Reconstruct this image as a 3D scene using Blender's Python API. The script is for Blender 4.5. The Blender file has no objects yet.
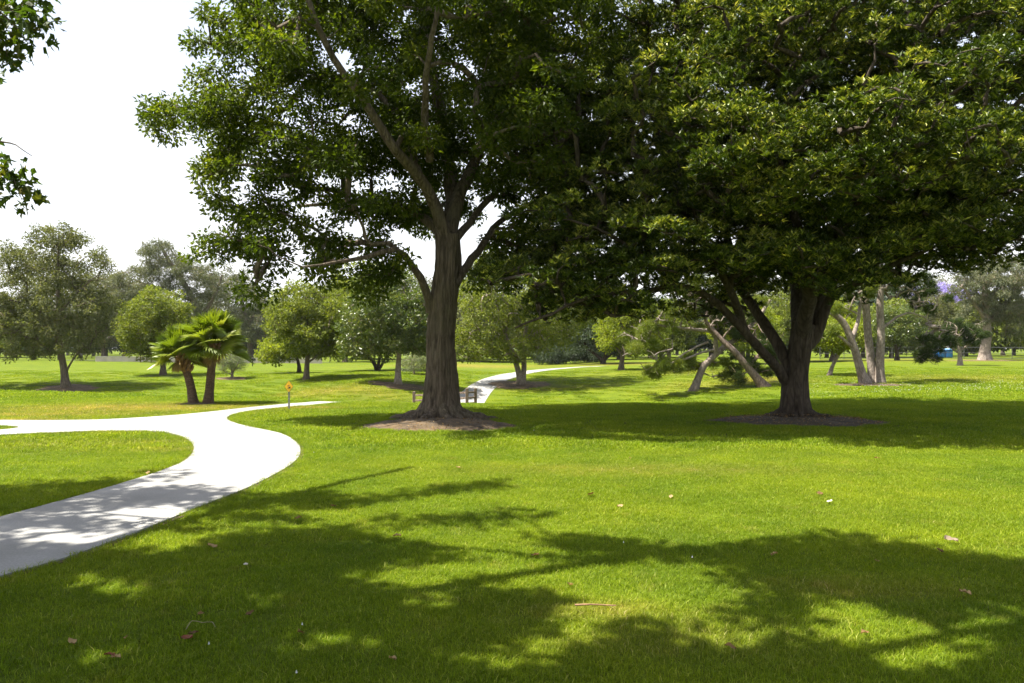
import bpy, math, random
import numpy as np
from mathutils import Vector, noise as mnoise
from mathutils.geometry import delaunay_2d_cdt

scene = bpy.context.scene
COL = scene.collection
R = math.radians
F = 796.0          # focal length in pixels of a 1024 px wide frame
CAM_H = 1.65
PITCH = math.atan((347.0 - 341.5) / F)
SUN_EL, SUN_AZ = R(63), R(-6)   # sun to the left, a little beyond the picture plane
TO_SUN = np.array([-math.cos(SUN_EL) * math.cos(SUN_AZ), math.cos(SUN_EL) * math.sin(SUN_AZ), math.sin(SUN_EL)])

# ------------------------------------------------------------------ terrain
def sstep(a, b, v):
    t = np.clip((v - a) / (b - a), 0, 1)
    return t * t * (3 - 2 * t)

_cx = np.array([-60, -24, -16, -12, -8.5, -5.5, -3, 0, 5, 10, 16, 26, 60.])
_cy = np.array([33, 32, 30, 28, 27, 25.2, 24.8, 24.6, 25.2, 26.5, 29, 32, 34.])
_cd = np.array([2.0, 2.3, 2.2, 1.25, .85, 1.5, 2.2, 2.3, 2.0, 1.1, .5, .35, .3])

def H(x, y):
    x = np.asarray(x, float); y = np.asarray(y, float)
    c = np.interp(x, _cx, _cy); d = np.interp(x, _cx, _cd)
    z = -d * sstep(c - 2.0, c + 9.0, y)
    z = z * (1 - 0.84 * sstep(35, 59, y))
    z = z + 0.035 * np.sin(x * .31 + 1.0) * np.sin(y * .23 + .4) * sstep(6, 20, np.hypot(x, y))
    z = z + 0.22 * np.sin(x * .045 + 2.) * np.sin(y * .05) * sstep(45, 90, y)
    return z

def P(px, py, d):
    """point at distance d (along +Y) seen at pixel px, py"""
    vx, vz = (px - 512.0) / F, (341.5 - py) / F
    c, s = math.cos(PITCH), math.sin(PITCH)
    dy, dz = c - vz * s, s + vz * c
    k = d / dy
    return np.array([vx * k, d, CAM_H + dz * k])

def project(p):
    x, y, z = p[0], p[1], p[2] - CAM_H
    c, s = math.cos(PITCH), math.sin(PITCH)
    yy, zz = y * c + z * s, -y * s + z * c
    return 512 + F * x / yy, 341.5 - F * zz / yy

def G(px, py, dmin=1.5):
    """ground point under a pixel: first crossing beyond dmin"""
    d = dmin
    prev = None
    while d < 260:
        p = P(px, py, d)
        if p[2] <= H(p[0], d):
            return np.array([p[0], d, float(H(p[0], d))])
        d *= 1.004
    return np.array([(px - 512) / F * d, d, float(H(0, d))])

# ------------------------------------------------------------------ mesh helpers
def build_mesh(name, parts, mats):
    """parts: list of (verts Nx3, faces MxK, material index, smooth, tint per face or None)"""
    me = bpy.data.meshes.new(name)
    nv = sum(len(p[0]) for p in parts)
    nl = sum(p[1].size for p in parts)
    nf = sum(len(p[1]) for p in parts)
    V = np.empty((nv, 3), np.float32); L = np.empty(nl, np.int32)
    S = np.empty(nf, np.int32); M = np.empty(nf, np.int32); SM = np.empty(nf, bool); T = np.zeros(nf, np.float32)
    a = b = c = 0
    for v, f, mi, sm, tint in parts:
        n, k = f.shape
        V[a:a + len(v)] = v
        L[b:b + f.size] = (f + a).ravel()
        S[c:c + n] = b + np.arange(n) * k
        M[c:c + n] = mi; SM[c:c + n] = sm
        if tint is not None: T[c:c + n] = tint
        a += len(v); b += f.size; c += n
    me.vertices.add(nv); me.vertices.foreach_set('co', V.ravel())
    me.loops.add(nl); me.loops.foreach_set('vertex_index', L)
    me.polygons.add(nf); me.polygons.foreach_set('loop_start', S)
    me.polygons.foreach_set('material_index', M)
    me.polygons.foreach_set('use_smooth', SM)
    at = me.attributes.new('tint', 'FLOAT', 'FACE'); at.data.foreach_set('value', T)
    for m in mats: me.materials.append(m)
    me.update(calc_edges=True)
    return me

def link(name, me, parent=None):
    o = bpy.data.objects.new(name, me); COL.objects.link(o)
    if parent is not None: o.parent = parent
    return o

def tag(o, label=None, cat=None, group=None, kind=None):
    if label: o['label'] = label
    if cat: o['category'] = cat
    if group: o['group'] = group
    if kind: o['kind'] = kind
    return o

def thing(name, loc, label, cat, group=None, rz=0.0):
    o = bpy.data.objects.new(name, None); COL.objects.link(o)
    o.empty_display_size = 0.3
    o.location = loc; o.rotation_euler = (0, 0, rz)
    return tag(o, label, cat, group)

def copy_thing(o, loc, rz=0.0, sc=1.0, label=None):
    c = o.copy(); COL.objects.link(c)
    c.location = loc; c.rotation_euler = (0, 0, rz); c.scale = (sc, sc, sc)
    if label: c['label'] = label
    for ch in list(o.children):
        k = ch.copy(); COL.objects.link(k); k.parent = c
        for g in list(ch.children):
            q = g.copy(); COL.objects.link(q); q.parent = k
    return c

def catmull(pts, step):
    pts = np.asarray(pts, float)
    if len(pts) == 2: pts = np.array([pts[0], (pts[0] + pts[1]) / 2, pts[1]])
    q = np.vstack([2 * pts[0] - pts[1], pts, 2 * pts[-1] - pts[-2]])
    out = []
    for i in range(1, len(q) - 2):
        n = max(2, int(np.linalg.norm(q[i + 1] - q[i]) / step))
        for t in np.arange(n) / n:
            p0, p1, p2, p3 = q[i - 1], q[i], q[i + 1], q[i + 2]
            out.append(.5 * (2 * p1 + (p2 - p0) * t + (2 * p0 - 5 * p1 + 4 * p2 - p3) * t * t + (3 * p1 - p0 - 3 * p2 + p3) * t ** 3))
    out.append(pts[-1])
    return np.array(out)

def tube(pts, radii, k=6, shape=None, cap=True):
    """swept tube. shape(ring index, angles, pts) -> radius multiplier array"""
    pts = np.asarray(pts, float); radii = np.asarray(radii, float); n = len(pts)
    tan = np.gradient(pts, axis=0); tan /= np.linalg.norm(tan, axis=1)[:, None] + 1e-9
    ref = np.array([1., 0, 0]) if abs(tan[0][0]) < .9 else np.array([0, 1., 0])
    u = ref - tan[0] * ref.dot(tan[0]); u /= np.linalg.norm(u)
    ang = np.arange(k) / k * 2 * math.pi
    V = np.empty((n, k, 3))
    for i in range(n):
        u = u - tan[i] * u.dot(tan[i]); u /= np.linalg.norm(u) + 1e-9
        w = np.cross(tan[i], u)
        m = shape(i, ang, pts[i]) if shape else 1.0
        V[i] = pts[i] + (np.cos(ang) * radii[i] * m)[:, None] * u + (np.sin(ang) * radii[i] * m)[:, None] * w
    idx = np.arange(n * k).reshape(n, k)
    a = idx[:-1]; b = idx[1:]
    f = np.stack([a, np.roll(a, -1, 1), np.roll(b, -1, 1), b], -1).reshape(-1, 4)
    V = V.reshape(-1, 3)
    if cap:
        V = np.vstack([V, pts[-1] + tan[-1] * radii[-1] * .5])
        top = idx[-1]; c = len(V) - 1
        tri = np.stack([top, np.roll(top, -1), np.full(k, c)], -1)
        return V, f, tri
    return V, f, None

def tube_parts(pts, radii, k, mi, shape=None, cap=True):
    V, f, tri = tube(pts, radii, k, shape, cap)
    out = [(V, f, mi, True, None)]
    if tri is not None:
        out.append((V, tri, mi, True, None))
    return out

def box_part(x0, x1, y0, y1, z0, z1, mi=0):
    v = np.array([[x, y, z] for z in (z0, z1) for y in (y0, y1) for x in (x0, x1)], float)
    f = np.array([[0, 2, 3, 1], [4, 5, 7, 6], [0, 1, 5, 4], [2, 6, 7, 3], [0, 4, 6, 2], [1, 3, 7, 5]])
    return (v, f, mi, False, None)

def bevel(o, w=.006, seg=2):
    m = o.modifiers.new('bevel', 'BEVEL'); m.width = w; m.segments = seg; m.limit_method = 'ANGLE'
    return o

# ------------------------------------------------------------------ materials
def new_mat(name):
    m = bpy.data.materials.new(name); m.use_nodes = True
    nt = m.node_tree; nt.nodes.clear()
    return m, nt

def N(nt, typ, **kw):
    n = nt.nodes.new(typ)
    for k, v in kw.items():
        if k.startswith('i_'):
            n.inputs[k[2:].replace('_', ' ')].default_value = v
        else:
            setattr(n, k, v)
    return n

def ramp(nt, stops, fac=None):
    r = nt.nodes.new('ShaderNodeValToRGB')
    el = r.color_ramp.elements
    while len(el) < len(stops): el.new(.5)
    for e, (p, c) in zip(el, stops):
        e.position = p; e.color = (*c, 1)
    if fac is not None: nt.links.new(fac, r.inputs[0])
    return r

def leaf_mat(name, stops, trans=.45, rough=.5, spec=.25, tcol=(1.0, 1.0, .45)):
    m, nt = new_mat(name); lk = nt.links.new
    at = N(nt, 'ShaderNodeAttribute', attribute_name='tint')
    r = ramp(nt, stops, at.outputs['Fac'])
    p = N(nt, 'ShaderNodeBsdfPrincipled'); p.inputs['Roughness'].default_value = rough
    p.inputs['Specular IOR Level'].default_value = spec
    lk(r.outputs[0], p.inputs['Base Color'])
    t = N(nt, 'ShaderNodeBsdfTranslucent')
    mx = N(nt, 'ShaderNodeMix', data_type='RGBA', blend_type='MULTIPLY'); mx.inputs[0].default_value = 1
    lk(r.outputs[0], mx.inputs[6]); mx.inputs[7].default_value = (tcol[0] * 1.35, tcol[1] * 1.35, tcol[2], 1)
    lk(mx.outputs[2], t.inputs['Color'])
    ms = N(nt, 'ShaderNodeMixShader'); ms.inputs[0].default_value = trans
    lk(p.outputs[0], ms.inputs[1]); lk(t.outputs[0], ms.inputs[2])
    o = N(nt, 'ShaderNodeOutputMaterial'); lk(ms.outputs[0], o.inputs[0])
    return m

def bark_mat(name, dark, light, scale=9.0, zs=.22, bump=.5, patch=None, dist=.03):
    m, nt = new_mat(name); lk = nt.links.new
    tc = N(nt, 'ShaderNodeTexCoord')
    mp = N(nt, 'ShaderNodeMapping'); mp.inputs['Scale'].default_value = (1, 1, zs)
    lk(tc.outputs['Object'], mp.inputs[0])
    n1 = N(nt, 'ShaderNodeTexNoise'); n1.inputs['Scale'].default_value = scale; n1.inputs['Detail'].default_value = 6; n1.inputs['Roughness'].default_value = .65
    lk(mp.outputs[0], n1.inputs['Vector'])
    vo = N(nt, 'ShaderNodeTexVoronoi'); vo.inputs['Scale'].default_value = scale * 1.6
    vo.feature = 'DISTANCE_TO_EDGE'
    wv = N(nt, 'ShaderNodeMix', data_type='VECTOR'); wv.inputs[0].default_value = .12
    lk(mp.outputs[0], wv.inputs[4]); lk(n1.outputs['Color'], wv.inputs[5])
    lk(wv.outputs[1], vo.inputs['Vector'])
    ad = N(nt, 'ShaderNodeMath', operation='MULTIPLY_ADD'); lk(vo.outputs['Distance'], ad.inputs[0]); ad.inputs[1].default_value = .9; lk(n1.outputs['Fac'], ad.inputs[2])
    r = ramp(nt, [(.3, dark), (.75, light)], ad.outputs[0])
    col = r.outputs[0]
    n2 = N(nt, 'ShaderNodeTexNoise'); n2.inputs['Scale'].default_value = 2.3; n2.inputs['Detail'].default_value = 4
    lk(tc.outputs['Object'], n2.inputs['Vector'])
    mx = N(nt, 'ShaderNodeMix', data_type='RGBA')
    r2 = ramp(nt, [(.45, (0, 0, 0)), (.65, (1, 1, 1))], n2.outputs['Fac'])
    mu = N(nt, 'ShaderNodeMath', operation='MULTIPLY'); lk(r2.outputs[0], mu.inputs[0]); mu.inputs[1].default_value = .55
    lk(mu.outputs[0], mx.inputs[0]); lk(col, mx.inputs[6]); mx.inputs[7].default_value = (*(patch or tuple(.6 * d + .4 * l for d, l in zip(dark, light))), 1)
    p = N(nt, 'ShaderNodeBsdfPrincipled'); p.inputs['Roughness'].default_value = .9; p.inputs['Specular IOR Level'].default_value = .15
    lk(mx.outputs[2], p.inputs['Base Color'])
    b = N(nt, 'ShaderNodeBump'); b.inputs['Strength'].default_value = bump; b.inputs['Distance'].default_value = dist
    lk(ad.outputs[0], b.inputs['Height']); lk(b.outputs[0], p.inputs['Normal'])
    o = N(nt, 'ShaderNodeOutputMaterial'); lk(p.outputs[0], o.inputs[0])
    return m

def plain_mat(name, c, rough=.6, metal=0.0, var=.15, scale=8.0, bump=0.0):
    m, nt = new_mat(name); lk = nt.links.new
    tc = N(nt, 'ShaderNodeTexCoord')
    n1 = N(nt, 'ShaderNodeTexNoise'); n1.inputs['Scale'].default_value = scale; n1.inputs['Detail'].default_value = 5
    lk(tc.outputs['Object'], n1.inputs['Vector'])
    r = ramp(nt, [(.3, tuple(x * (1 - var) for x in c)), (.7, tuple(min(1, x * (1 + var)) for x in c))], n1.outputs['Fac'])
    p = N(nt, 'ShaderNodeBsdfPrincipled'); p.inputs['Roughness'].default_value = rough; p.inputs['Metallic'].default_value = metal
    lk(r.outputs[0], p.inputs['Base Color'])
    if bump:
        b = N(nt, 'ShaderNodeBump'); b.inputs['Strength'].default_value = bump; b.inputs['Distance'].default_value = .02
        lk(n1.outputs['Fac'], b.inputs['Height']); lk(b.outputs[0], p.inputs['Normal'])
    o = N(nt, 'ShaderNodeOutputMaterial'); lk(p.outputs[0], o.inputs[0])
    return m

# dry or worn turf: places in metres (x, y, rx, ry, strength)
DRY = []
def dry(px, py, rx, ry, s, dmin=1.5):
    g = G(px, py, dmin); DRY.append((g[0], g[1], rx, ry, s))
dry(130, 408, 3.6, 1.6, .75); dry(40, 415, 3.0, .8, .6); dry(70, 431, 2.2, .5, .3); dry(60, 445, 2.6, .9, .15)
dry(330, 391, 4.0, 3.2, .5, 27); dry(470, 366, 9.0, 9.0, .65, 50); dry(620, 364, 6.0, 6.0, .6, 50); dry(690, 372, 6, 5, .3, 40)
dry(760, 380, 2.5, 3.0, .55, 34); dry(700, 385, 3, 2.5, .3, 34); dry(15, 421, 1.2, .6, .7)
dry(600, 613, .5, .2, .35); dry(690, 640, .8, .3, .2); dry(860, 590, .7, .25, .25); dry(305, 408, 1.0, .22, .9); dry(640, 470, 2.2, .5, .25); dry(900, 360, 14, 10, .35, 60)
dry(150, 442, 1.0, .25, .3); dry(175, 450, .7, .3, .3); dry(560, 388, 3.0, 1.2, .3, 30); dry(960, 378, 6, 3.5, .3, 36)

def turf_color(nt, base, alt, straw):
    """shared by blades and by the soil sheet: large drifts of tone and the dry places, in world metres"""
    lk = nt.links.new
    ge = N(nt, 'ShaderNodeNewGeometry')
    pos = ge.outputs['Position']
    n1 = N(nt, 'ShaderNodeTexNoise'); n1.inputs['Scale'].default_value = .35; n1.inputs['Detail'].default_value = 5; n1.inputs['Roughness'].default_value = .6
    lk(pos, n1.inputs['Vector'])
    r1 = ramp(nt, [(.35, base), (.66, alt)], n1.outputs['Fac'])
    n3 = N(nt, 'ShaderNodeTexNoise'); n3.inputs['Scale'].default_value = 2.6; n3.inputs['Detail'].default_value = 6; n3.inputs['Roughness'].default_value = .7
    lk(pos, n3.inputs['Vector'])
    tot = None
    sx = N(nt, 'ShaderNodeSeparateXYZ'); lk(pos, sx.inputs[0])
    for x, y, rx, ry, s in DRY:
        def ax(out, c, r):
            a = N(nt, 'ShaderNodeMath', operation='SUBTRACT'); lk(out, a.inputs[0]); a.inputs[1].default_value = float(c)
            b = N(nt, 'ShaderNodeMath', operation='DIVIDE'); lk(a.outputs[0], b.inputs[0]); b.inputs[1].default_value = r
            q = N(nt, 'ShaderNodeMath', operation='MULTIPLY'); lk(b.outputs[0], q.inputs[0]); lk(b.outputs[0], q.inputs[1])
            return q.outputs[0]
        a = N(nt, 'ShaderNodeMath', operation='ADD'); lk(ax(sx.outputs[0], x, rx), a.inputs[0]); lk(ax(sx.outputs[1], y, ry), a.inputs[1])
        e = N(nt, 'ShaderNodeMath', operation='MULTIPLY'); lk(a.outputs[0], e.inputs[0]); e.inputs[1].default_value = -1
        x_ = N(nt, 'ShaderNodeMath', operation='EXPONENT'); lk(e.outputs[0], x_.inputs[0])
        w = N(nt, 'ShaderNodeMath', operation='MULTIPLY'); lk(x_.outputs[0], w.inputs[0]); w.inputs[1].default_value = s
        if tot is None: tot = w.outputs[0]
        else:
            t = N(nt, 'ShaderNodeMath', operation='MAXIMUM'); lk(tot, t.inputs[0]); lk(w.outputs[0], t.inputs[1]); tot = t.outputs[0]
    # broken up by noise, plus a thin general scatter of straw
    k = N(nt, 'ShaderNodeMapRange'); k.inputs['From Min'].default_value = .3; k.inputs['From Max'].default_value = .7
    lk(n3.outputs['Fac'], k.inputs['Value'])
    k2 = N(nt, 'ShaderNodeMath', operation='MULTIPLY_ADD'); lk(k.outputs[0], k2.inputs[0]); k2.inputs[1].default_value = 1.0; k2.inputs[2].default_value = .35
    m = N(nt, 'ShaderNodeMath', operation='MULTIPLY'); lk(tot, m.inputs[0]); lk(k2.outputs[0], m.inputs[1])
    k3 = N(nt, 'ShaderNodeMapRange'); k3.inputs['From Min'].default_value = .56; k3.inputs['From Max'].default_value = .8; k3.inputs['To Max'].default_value = .35
    lk(n3.outputs['Fac'], k3.inputs['Value'])
    ad = N(nt, 'ShaderNodeMath', operation='ADD', use_clamp=True); lk(m.outputs[0], ad.inputs[0]); lk(k3.outputs[0], ad.inputs[1])
    mx = N(nt, 'ShaderNodeMix', data_type='RGBA'); lk(ad.outputs[0], mx.inputs[0]); lk(r1.outputs[0], mx.inputs[6]); mx.inputs[7].default_value = (*straw, 1)
    n5 = N(nt, 'ShaderNodeTexNoise'); n5.inputs['Scale'].default_value = 1.1; n5.inputs['Detail'].default_value = 4; n5.inputs['Roughness'].default_value = .55
    lk(pos, n5.inputs['Vector'])
    r5 = ramp(nt, [(.32, (.80, .84, .9)), (.68, (1.16, 1.12, 1.1))], n5.outputs['Fac'])
    m5 = N(nt, 'ShaderNodeMix', data_type='RGBA', blend_type='MULTIPLY'); m5.inputs[0].default_value = 1
    lk(mx.outputs[2], m5.inputs[6]); lk(r5.outputs[0], m5.inputs[7])
    return m5.outputs[2], n3

G_BASE, G_ALT, G_STRAW = (.124, .188, .007), (.182, .234, .008), (.36, .27, .06)

def make_lawn_mat():
    m, nt = new_mat('lawn'); lk = nt.links.new
    col, n3 = turf_color(nt, tuple(c * .53 for c in G_BASE), tuple(c * .53 for c in G_ALT), tuple(c * .53 for c in G_STRAW))
    ge = N(nt, 'ShaderNodeNewGeometry')
    nf = N(nt, 'ShaderNodeTexNoise'); nf.inputs['Scale'].default_value = 14; nf.inputs['Detail'].default_value = 6; nf.inputs['Roughness'].default_value = .75
    lk(ge.outputs['Position'], nf.inputs['Vector'])
    rr = ramp(nt, [(.3, (.55, .55, .5)), (.7, (1.25, 1.25, 1.1))], nf.outputs['Fac'])
    mx = N(nt, 'ShaderNodeMix', data_type='RGBA', blend_type='MULTIPLY'); mx.inputs[0].default_value = 1
    lk(col, mx.inputs[6]); lk(rr.outputs[0], mx.inputs[7])
    p = N(nt, 'ShaderNodeBsdfPrincipled'); p.inputs['Roughness'].default_value = .95; p.inputs['Specular IOR Level'].default_value = .1
    lk(mx.outputs[2], p.inputs['Base Color'])
    b = N(nt, 'ShaderNodeBump'); b.inputs['Strength'].default_value = .6; b.inputs['Distance'].default_value = .05
    lk(nf.outputs['Fac'], b.inputs['Height']); lk(b.outputs[0], p.inputs['Normal'])
    o = N(nt, 'ShaderNodeOutputMaterial'); lk(p.outputs[0], o.inputs[0])
    return m

def make_blade_mat():
    m, nt = new_mat('grass_blade'); lk = nt.links.new
    col, n3 = turf_color(nt, G_BASE, G_ALT, G_STRAW)
    at = N(nt, 'ShaderNodeAttribute', attribute_name='tint')
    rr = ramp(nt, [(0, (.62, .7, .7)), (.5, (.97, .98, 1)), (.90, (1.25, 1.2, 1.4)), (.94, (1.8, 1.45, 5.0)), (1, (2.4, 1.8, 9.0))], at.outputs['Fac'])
    mx = N(nt, 'ShaderNodeMix', data_type='RGBA', blend_type='MULTIPLY'); mx.inputs[0].default_value = 1
    lk(col, mx.inputs[6]); lk(rr.outputs[0], mx.inputs[7])
    p = N(nt, 'ShaderNodeBsdfPrincipled'); p.inputs['Roughness'].default_value = .5; p.inputs['Specular IOR Level'].default_value = .12
    lk(mx.outputs[2], p.inputs['Base Color'])
    t = N(nt, 'ShaderNodeBsdfTranslucent')
    m2 = N(nt, 'ShaderNodeMix', data_type='RGBA', blend_type='MULTIPLY'); m2.inputs[0].default_value = 1
    lk(mx.outputs[2], m2.inputs[6]); m2.inputs[7].default_value = (1.3, 1.35, .6, 1); lk(m2.outputs[2], t.inputs['Color'])
    ms = N(nt, 'ShaderNodeMixShader'); ms.inputs[0].default_value = .45
    lk(p.outputs[0], ms.inputs[1]); lk(t.outputs[0], ms.inputs[2])
    o = N(nt, 'ShaderNodeOutputMaterial'); lk(ms.outputs[0], o.inputs[0])
    return m

def make_concrete_mat():
    m, nt = new_mat('concrete'); lk = nt.links.new
    ge = N(nt, 'ShaderNodeNewGeometry')
    n1 = N(nt, 'ShaderNodeTexNoise'); n1.inputs['Scale'].default_value = .9; n1.inputs['Detail'].default_value = 7; n1.inputs['Roughness'].default_value = .65
    lk(ge.outputs['Position'], n1.inputs['Vector'])
    n2 = N(nt, 'ShaderNodeTexNoise'); n2.inputs['Scale'].default_value = 55; n2.inputs['Detail'].default_value = 4
    lk(ge.outputs['Position'], n2.inputs['Vector'])
    r = ramp(nt, [(.3, (.19, .186, .172)), (.55, (.255, .25, .236)), (.8, (.29, .285, .272))], n1.outputs['Fac'])
    r2 = ramp(nt, [(.3, (.80, .80, .80)), (.7, (1.08, 1.08, 1.08))], n2.outputs['Fac'])
    mx = N(nt, 'ShaderNodeMix', data_type='RGBA', blend_type='MULTIPLY'); mx.inputs[0].default_value = 1
    lk(r.outputs[0], mx.inputs[6]); lk(r2.outputs[0], mx.inputs[7])
    p = N(nt, 'ShaderNodeBsdfPrincipled'); p.inputs['Roughness'].default_value = .85; p.inputs['Specular IOR Level'].default_value = .2
    lk(mx.outputs[2], p.inputs['Base Color'])
    b = N(nt, 'ShaderNodeBump'); b.inputs['Strength'].default_value = .25; b.inputs['Distance'].default_value = .01
    lk(n2.outputs['Fac'], b.inputs['Height']); lk(b.outputs[0], p.inputs['Normal'])
    o = N(nt, 'ShaderNodeOutputMaterial'); lk(p.outputs[0], o.inputs[0])
    return m

def make_mulch_mat(name, dark, light):
    m, nt = new_mat(name); lk = nt.links.new
    ge = N(nt, 'ShaderNodeNewGeometry')
    n1 = N(nt, 'ShaderNodeTexNoise'); n1.inputs['Scale'].default_value = 16; n1.inputs['Detail'].default_value = 8; n1.inputs['Roughness'].default_value = .75
    lk(ge.outputs['Position'], n1.inputs['Vector'])
    n0 = N(nt, 'ShaderNodeTexNoise'); n0.inputs['Scale'].default_value = 2.2; n0.inputs['Detail'].default_value = 5
    lk(ge.outputs['Position'], n0.inputs['Vector'])
    av = N(nt, 'ShaderNodeMath', operation='ADD'); lk(n0.outputs['Fac'], av.inputs[0]); lk(n1.outputs['Fac'], av.inputs[1])
    r = ramp(nt, [(.38, dark), (.62, light)], None)
    hf = N(nt, 'ShaderNodeMath', operation='MULTIPLY'); lk(av.outputs[0], hf.inputs[0]); hf.inputs[1].default_value = .5; lk(hf.outputs[0], r.inputs[0])
    p = N(nt, 'ShaderNodeBsdfPrincipled'); p.inputs['Roughness'].default_value = .95
    lk(r.outputs[0], p.inputs['Base Color'])
    b = N(nt, 'ShaderNodeBump'); b.inputs['Strength'].default_value = .9; b.inputs['Distance'].default_value = .05
    lk(n1.outputs['Fac'], b.inputs['Height']); lk(b.outputs[0], p.inputs['Normal'])
    o = N(nt, 'ShaderNodeOutputMaterial'); lk(p.outputs[0], o.inputs[0])
    return m

M_LAWN, M_BLADE, M_CONC = make_lawn_mat(), make_blade_mat(), make_concrete_mat()
M_SOIL = make_mulch_mat('soil', (.022, .014, .0055), (.125, .08, .034))
M_MULCH = make_mulch_mat('mulch', (.018, .012, .004), (.085, .052, .016))
B_GREY = bark_mat('bark_grey_brown', (.028, .022, .017), (.17, .135, .10), 7.5, .16, .9, (.11, .09, .06), .05)
B_DARK = bark_mat('bark_dark', (.014, .011, .008), (.075, .058, .043), 7.0, .25, .8, (.045, .036, .026), .05)
B_PALE = bark_mat('bark_pale', (.075, .058, .045), (.27, .225, .185), 8.0, .4, .7, (.13, .10, .08), .03)
B_TREE1 = bark_mat('bark_furrowed', (.026, .019, .013), (.16, .125, .09), 9.0, .14, 1.0, (.115, .10, .065), .07)
B_PINE = bark_mat('bark_pine', (.045, .032, .025), (.19, .14, .11), 7.0, .35, .8, (.16, .12, .10), .04)
B_PALM = bark_mat('bark_palm', (.035, .022, .015), (.16, .11, .075), 10.0, 1.6, .7, (.09, .06, .045), .03)

L_BIG = leaf_mat('leaf_mid_green', [(0, (.022, .038, .003)), (.5, (.050, .076, .006)), (.85, (.105, .135, .011)), (1, (.18, .19, .018))], .5, .5, .16)
L_SPREAD = leaf_mat('leaf_olive_green', [(0, (.012, .024, .004)), (.42, (.028, .048, .006)), (.66, (.10, .135, .018)), (.86, (.30, .31, .06)), (1, (.46, .43, .12))], .26, .42, .3)  # tones spread wide, pale end lifted to imitate sunlit tufts over dark shade
L_MAPLE = leaf_mat('leaf_lobed_green', [(0, (.025, .05, .007)), (.6, (.05, .085, .010)), (1, (.11, .09, .015))], .45, .5, .25)
L_OLIVE = leaf_mat('leaf_dusty_olive', [(0, (.055, .066, .024)), (.5, (.105, .118, .046)), (1, (.18, .175, .085))], .35, .6, .15)
L_EUC = leaf_mat('leaf_grey_green', [(0, (.055, .07, .038)), (.5, (.105, .118, .062)), (.85, (.15, .15, .088)), (1, (.21, .15, .10))], .3, .6, .2)
L_LIGHT = leaf_mat('leaf_light_green', [(0, (.062, .086, .012)), (.5, (.12, .150, .022)), (1, (.20, .22, .036))], .45, .55, .2)
L_YEL = leaf_mat('leaf_yellow_green', [(0, (.09, .12, .012)), (.5, (.16, .20, .018)), (1, (.24, .26, .03))], .5, .55, .2)
L_SILV = leaf_mat('leaf_silver', [(0, (.13, .16, .085)), (.5, (.20, .235, .14)), (1, (.28, .31, .20))], .35, .6, .2)
L_DARK = leaf_mat('leaf_dark_blue_green', [(0, (.018, .032, .014)), (.5, (.035, .055, .024)), (1, (.065, .09, .045))], .3, .5, .3)
L_MAG = leaf_mat('leaf_glossy_two_tone', [(0, (.045, .07, .012)), (.5, (.075, .11, .018)), (.75, (.12, .145, .028)), (1, (.21, .21, .07))], .35, .35, .5)
L_PINE = leaf_mat('needle_green', [(0, (.055, .082, .010)), (.5, (.105, .14, .018)), (1, (.18, .20, .035))], .3, .6, .15)
L_PINED = leaf_mat('needle_dark_green', [(0, (.018, .032, .008)), (.5, (.035, .055, .012)), (1, (.06, .085, .022))], .3, .6, .15)
L_JAC = leaf_mat('blossom_violet', [(0, (.20, .16, .42)), (.5, (.30, .25, .60)), (1, (.42, .36, .72))], .4, .6, .1, (1, 1, 1))
L_PALM = leaf_mat('palm_frond_green', [(0, (.07, .115, .010)), (.5, (.14, .19, .017)), (1, (.24, .26, .04))], .4, .4, .4)
L_PALMD = leaf_mat('palm_straw', [(0, (.16, .11, .04)), (.5, (.26, .19, .08)), (1, (.36, .28, .13))], .25, .7, .1)
L_DEAD = leaf_mat('dead_leaf', [(0, (.08, .045, .017)), (.5, (.19, .115, .045)), (1, (.36, .26, .13))], .2, .7, .15, (1, .9, .7))

# ------------------------------------------------------------------ foliage
T_LEAF = np.array([[0, 0, 0], [.42, .5, .10], [1, 0, -.04], [.42, -.5, .10]]); F_LEAF = [[0, 1, 2, 3]]
T_NEED = np.array([[0, -.5, 0], [0, .5, 0], [1, .15, -.1], [1, -.15, -.1]]); F_NEED = [[0, 1, 2, 3]]
_ml = [(0, 0), (.10, .16), (.02, .50), (.30, .18), (.46, .66), (.52, .15), (.72, .24), (1, 0)]
T_MAPLE = np.array([[a, b, abs(b) * .25 - .1 * a] for a, b in _ml] + [[a, -b, abs(b) * .25 - .1 * a] for a, b in _ml[1:-1]])
F_MAPLE = [[0, 1, 2, 3], [0, 3, 4, 5], [0, 5, 6, 7], [0, 7, 12, 11], [0, 11, 10, 9], [0, 9, 8, 8]]
F_MAPLE = [[0, 1, 2, 3], [0, 3, 4, 5], [0, 5, 6, 7], [0, 7, 12, 11], [0, 11, 10, 9]]

def nrm(a): return a / (np.linalg.norm(a, axis=-1, keepdims=True) + 1e-9)

def leaf_part(base, axis, normal, L, W, tmpl, faces, tint, mi):
    n = len(base)
    axis = nrm(axis); side = nrm(np.cross(axis, normal)); nn = np.cross(side, axis)
    V = base[:, None, :] + tmpl[None, :, 0:1] * (axis * L[:, None])[:, None, :] + tmpl[None, :, 1:2] * (side * W[:, None])[:, None, :] + tmpl[None, :, 2:3] * (nn * L[:, None])[:, None, :]
    k = len(tmpl); f = np.array(faces)
    FF = (f[None] + (np.arange(n) * k)[:, None, None]).reshape(-1, f.shape[1])
    return (V.reshape(-1, 3), FF, mi, False, np.repeat(tint, len(f)))

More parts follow.
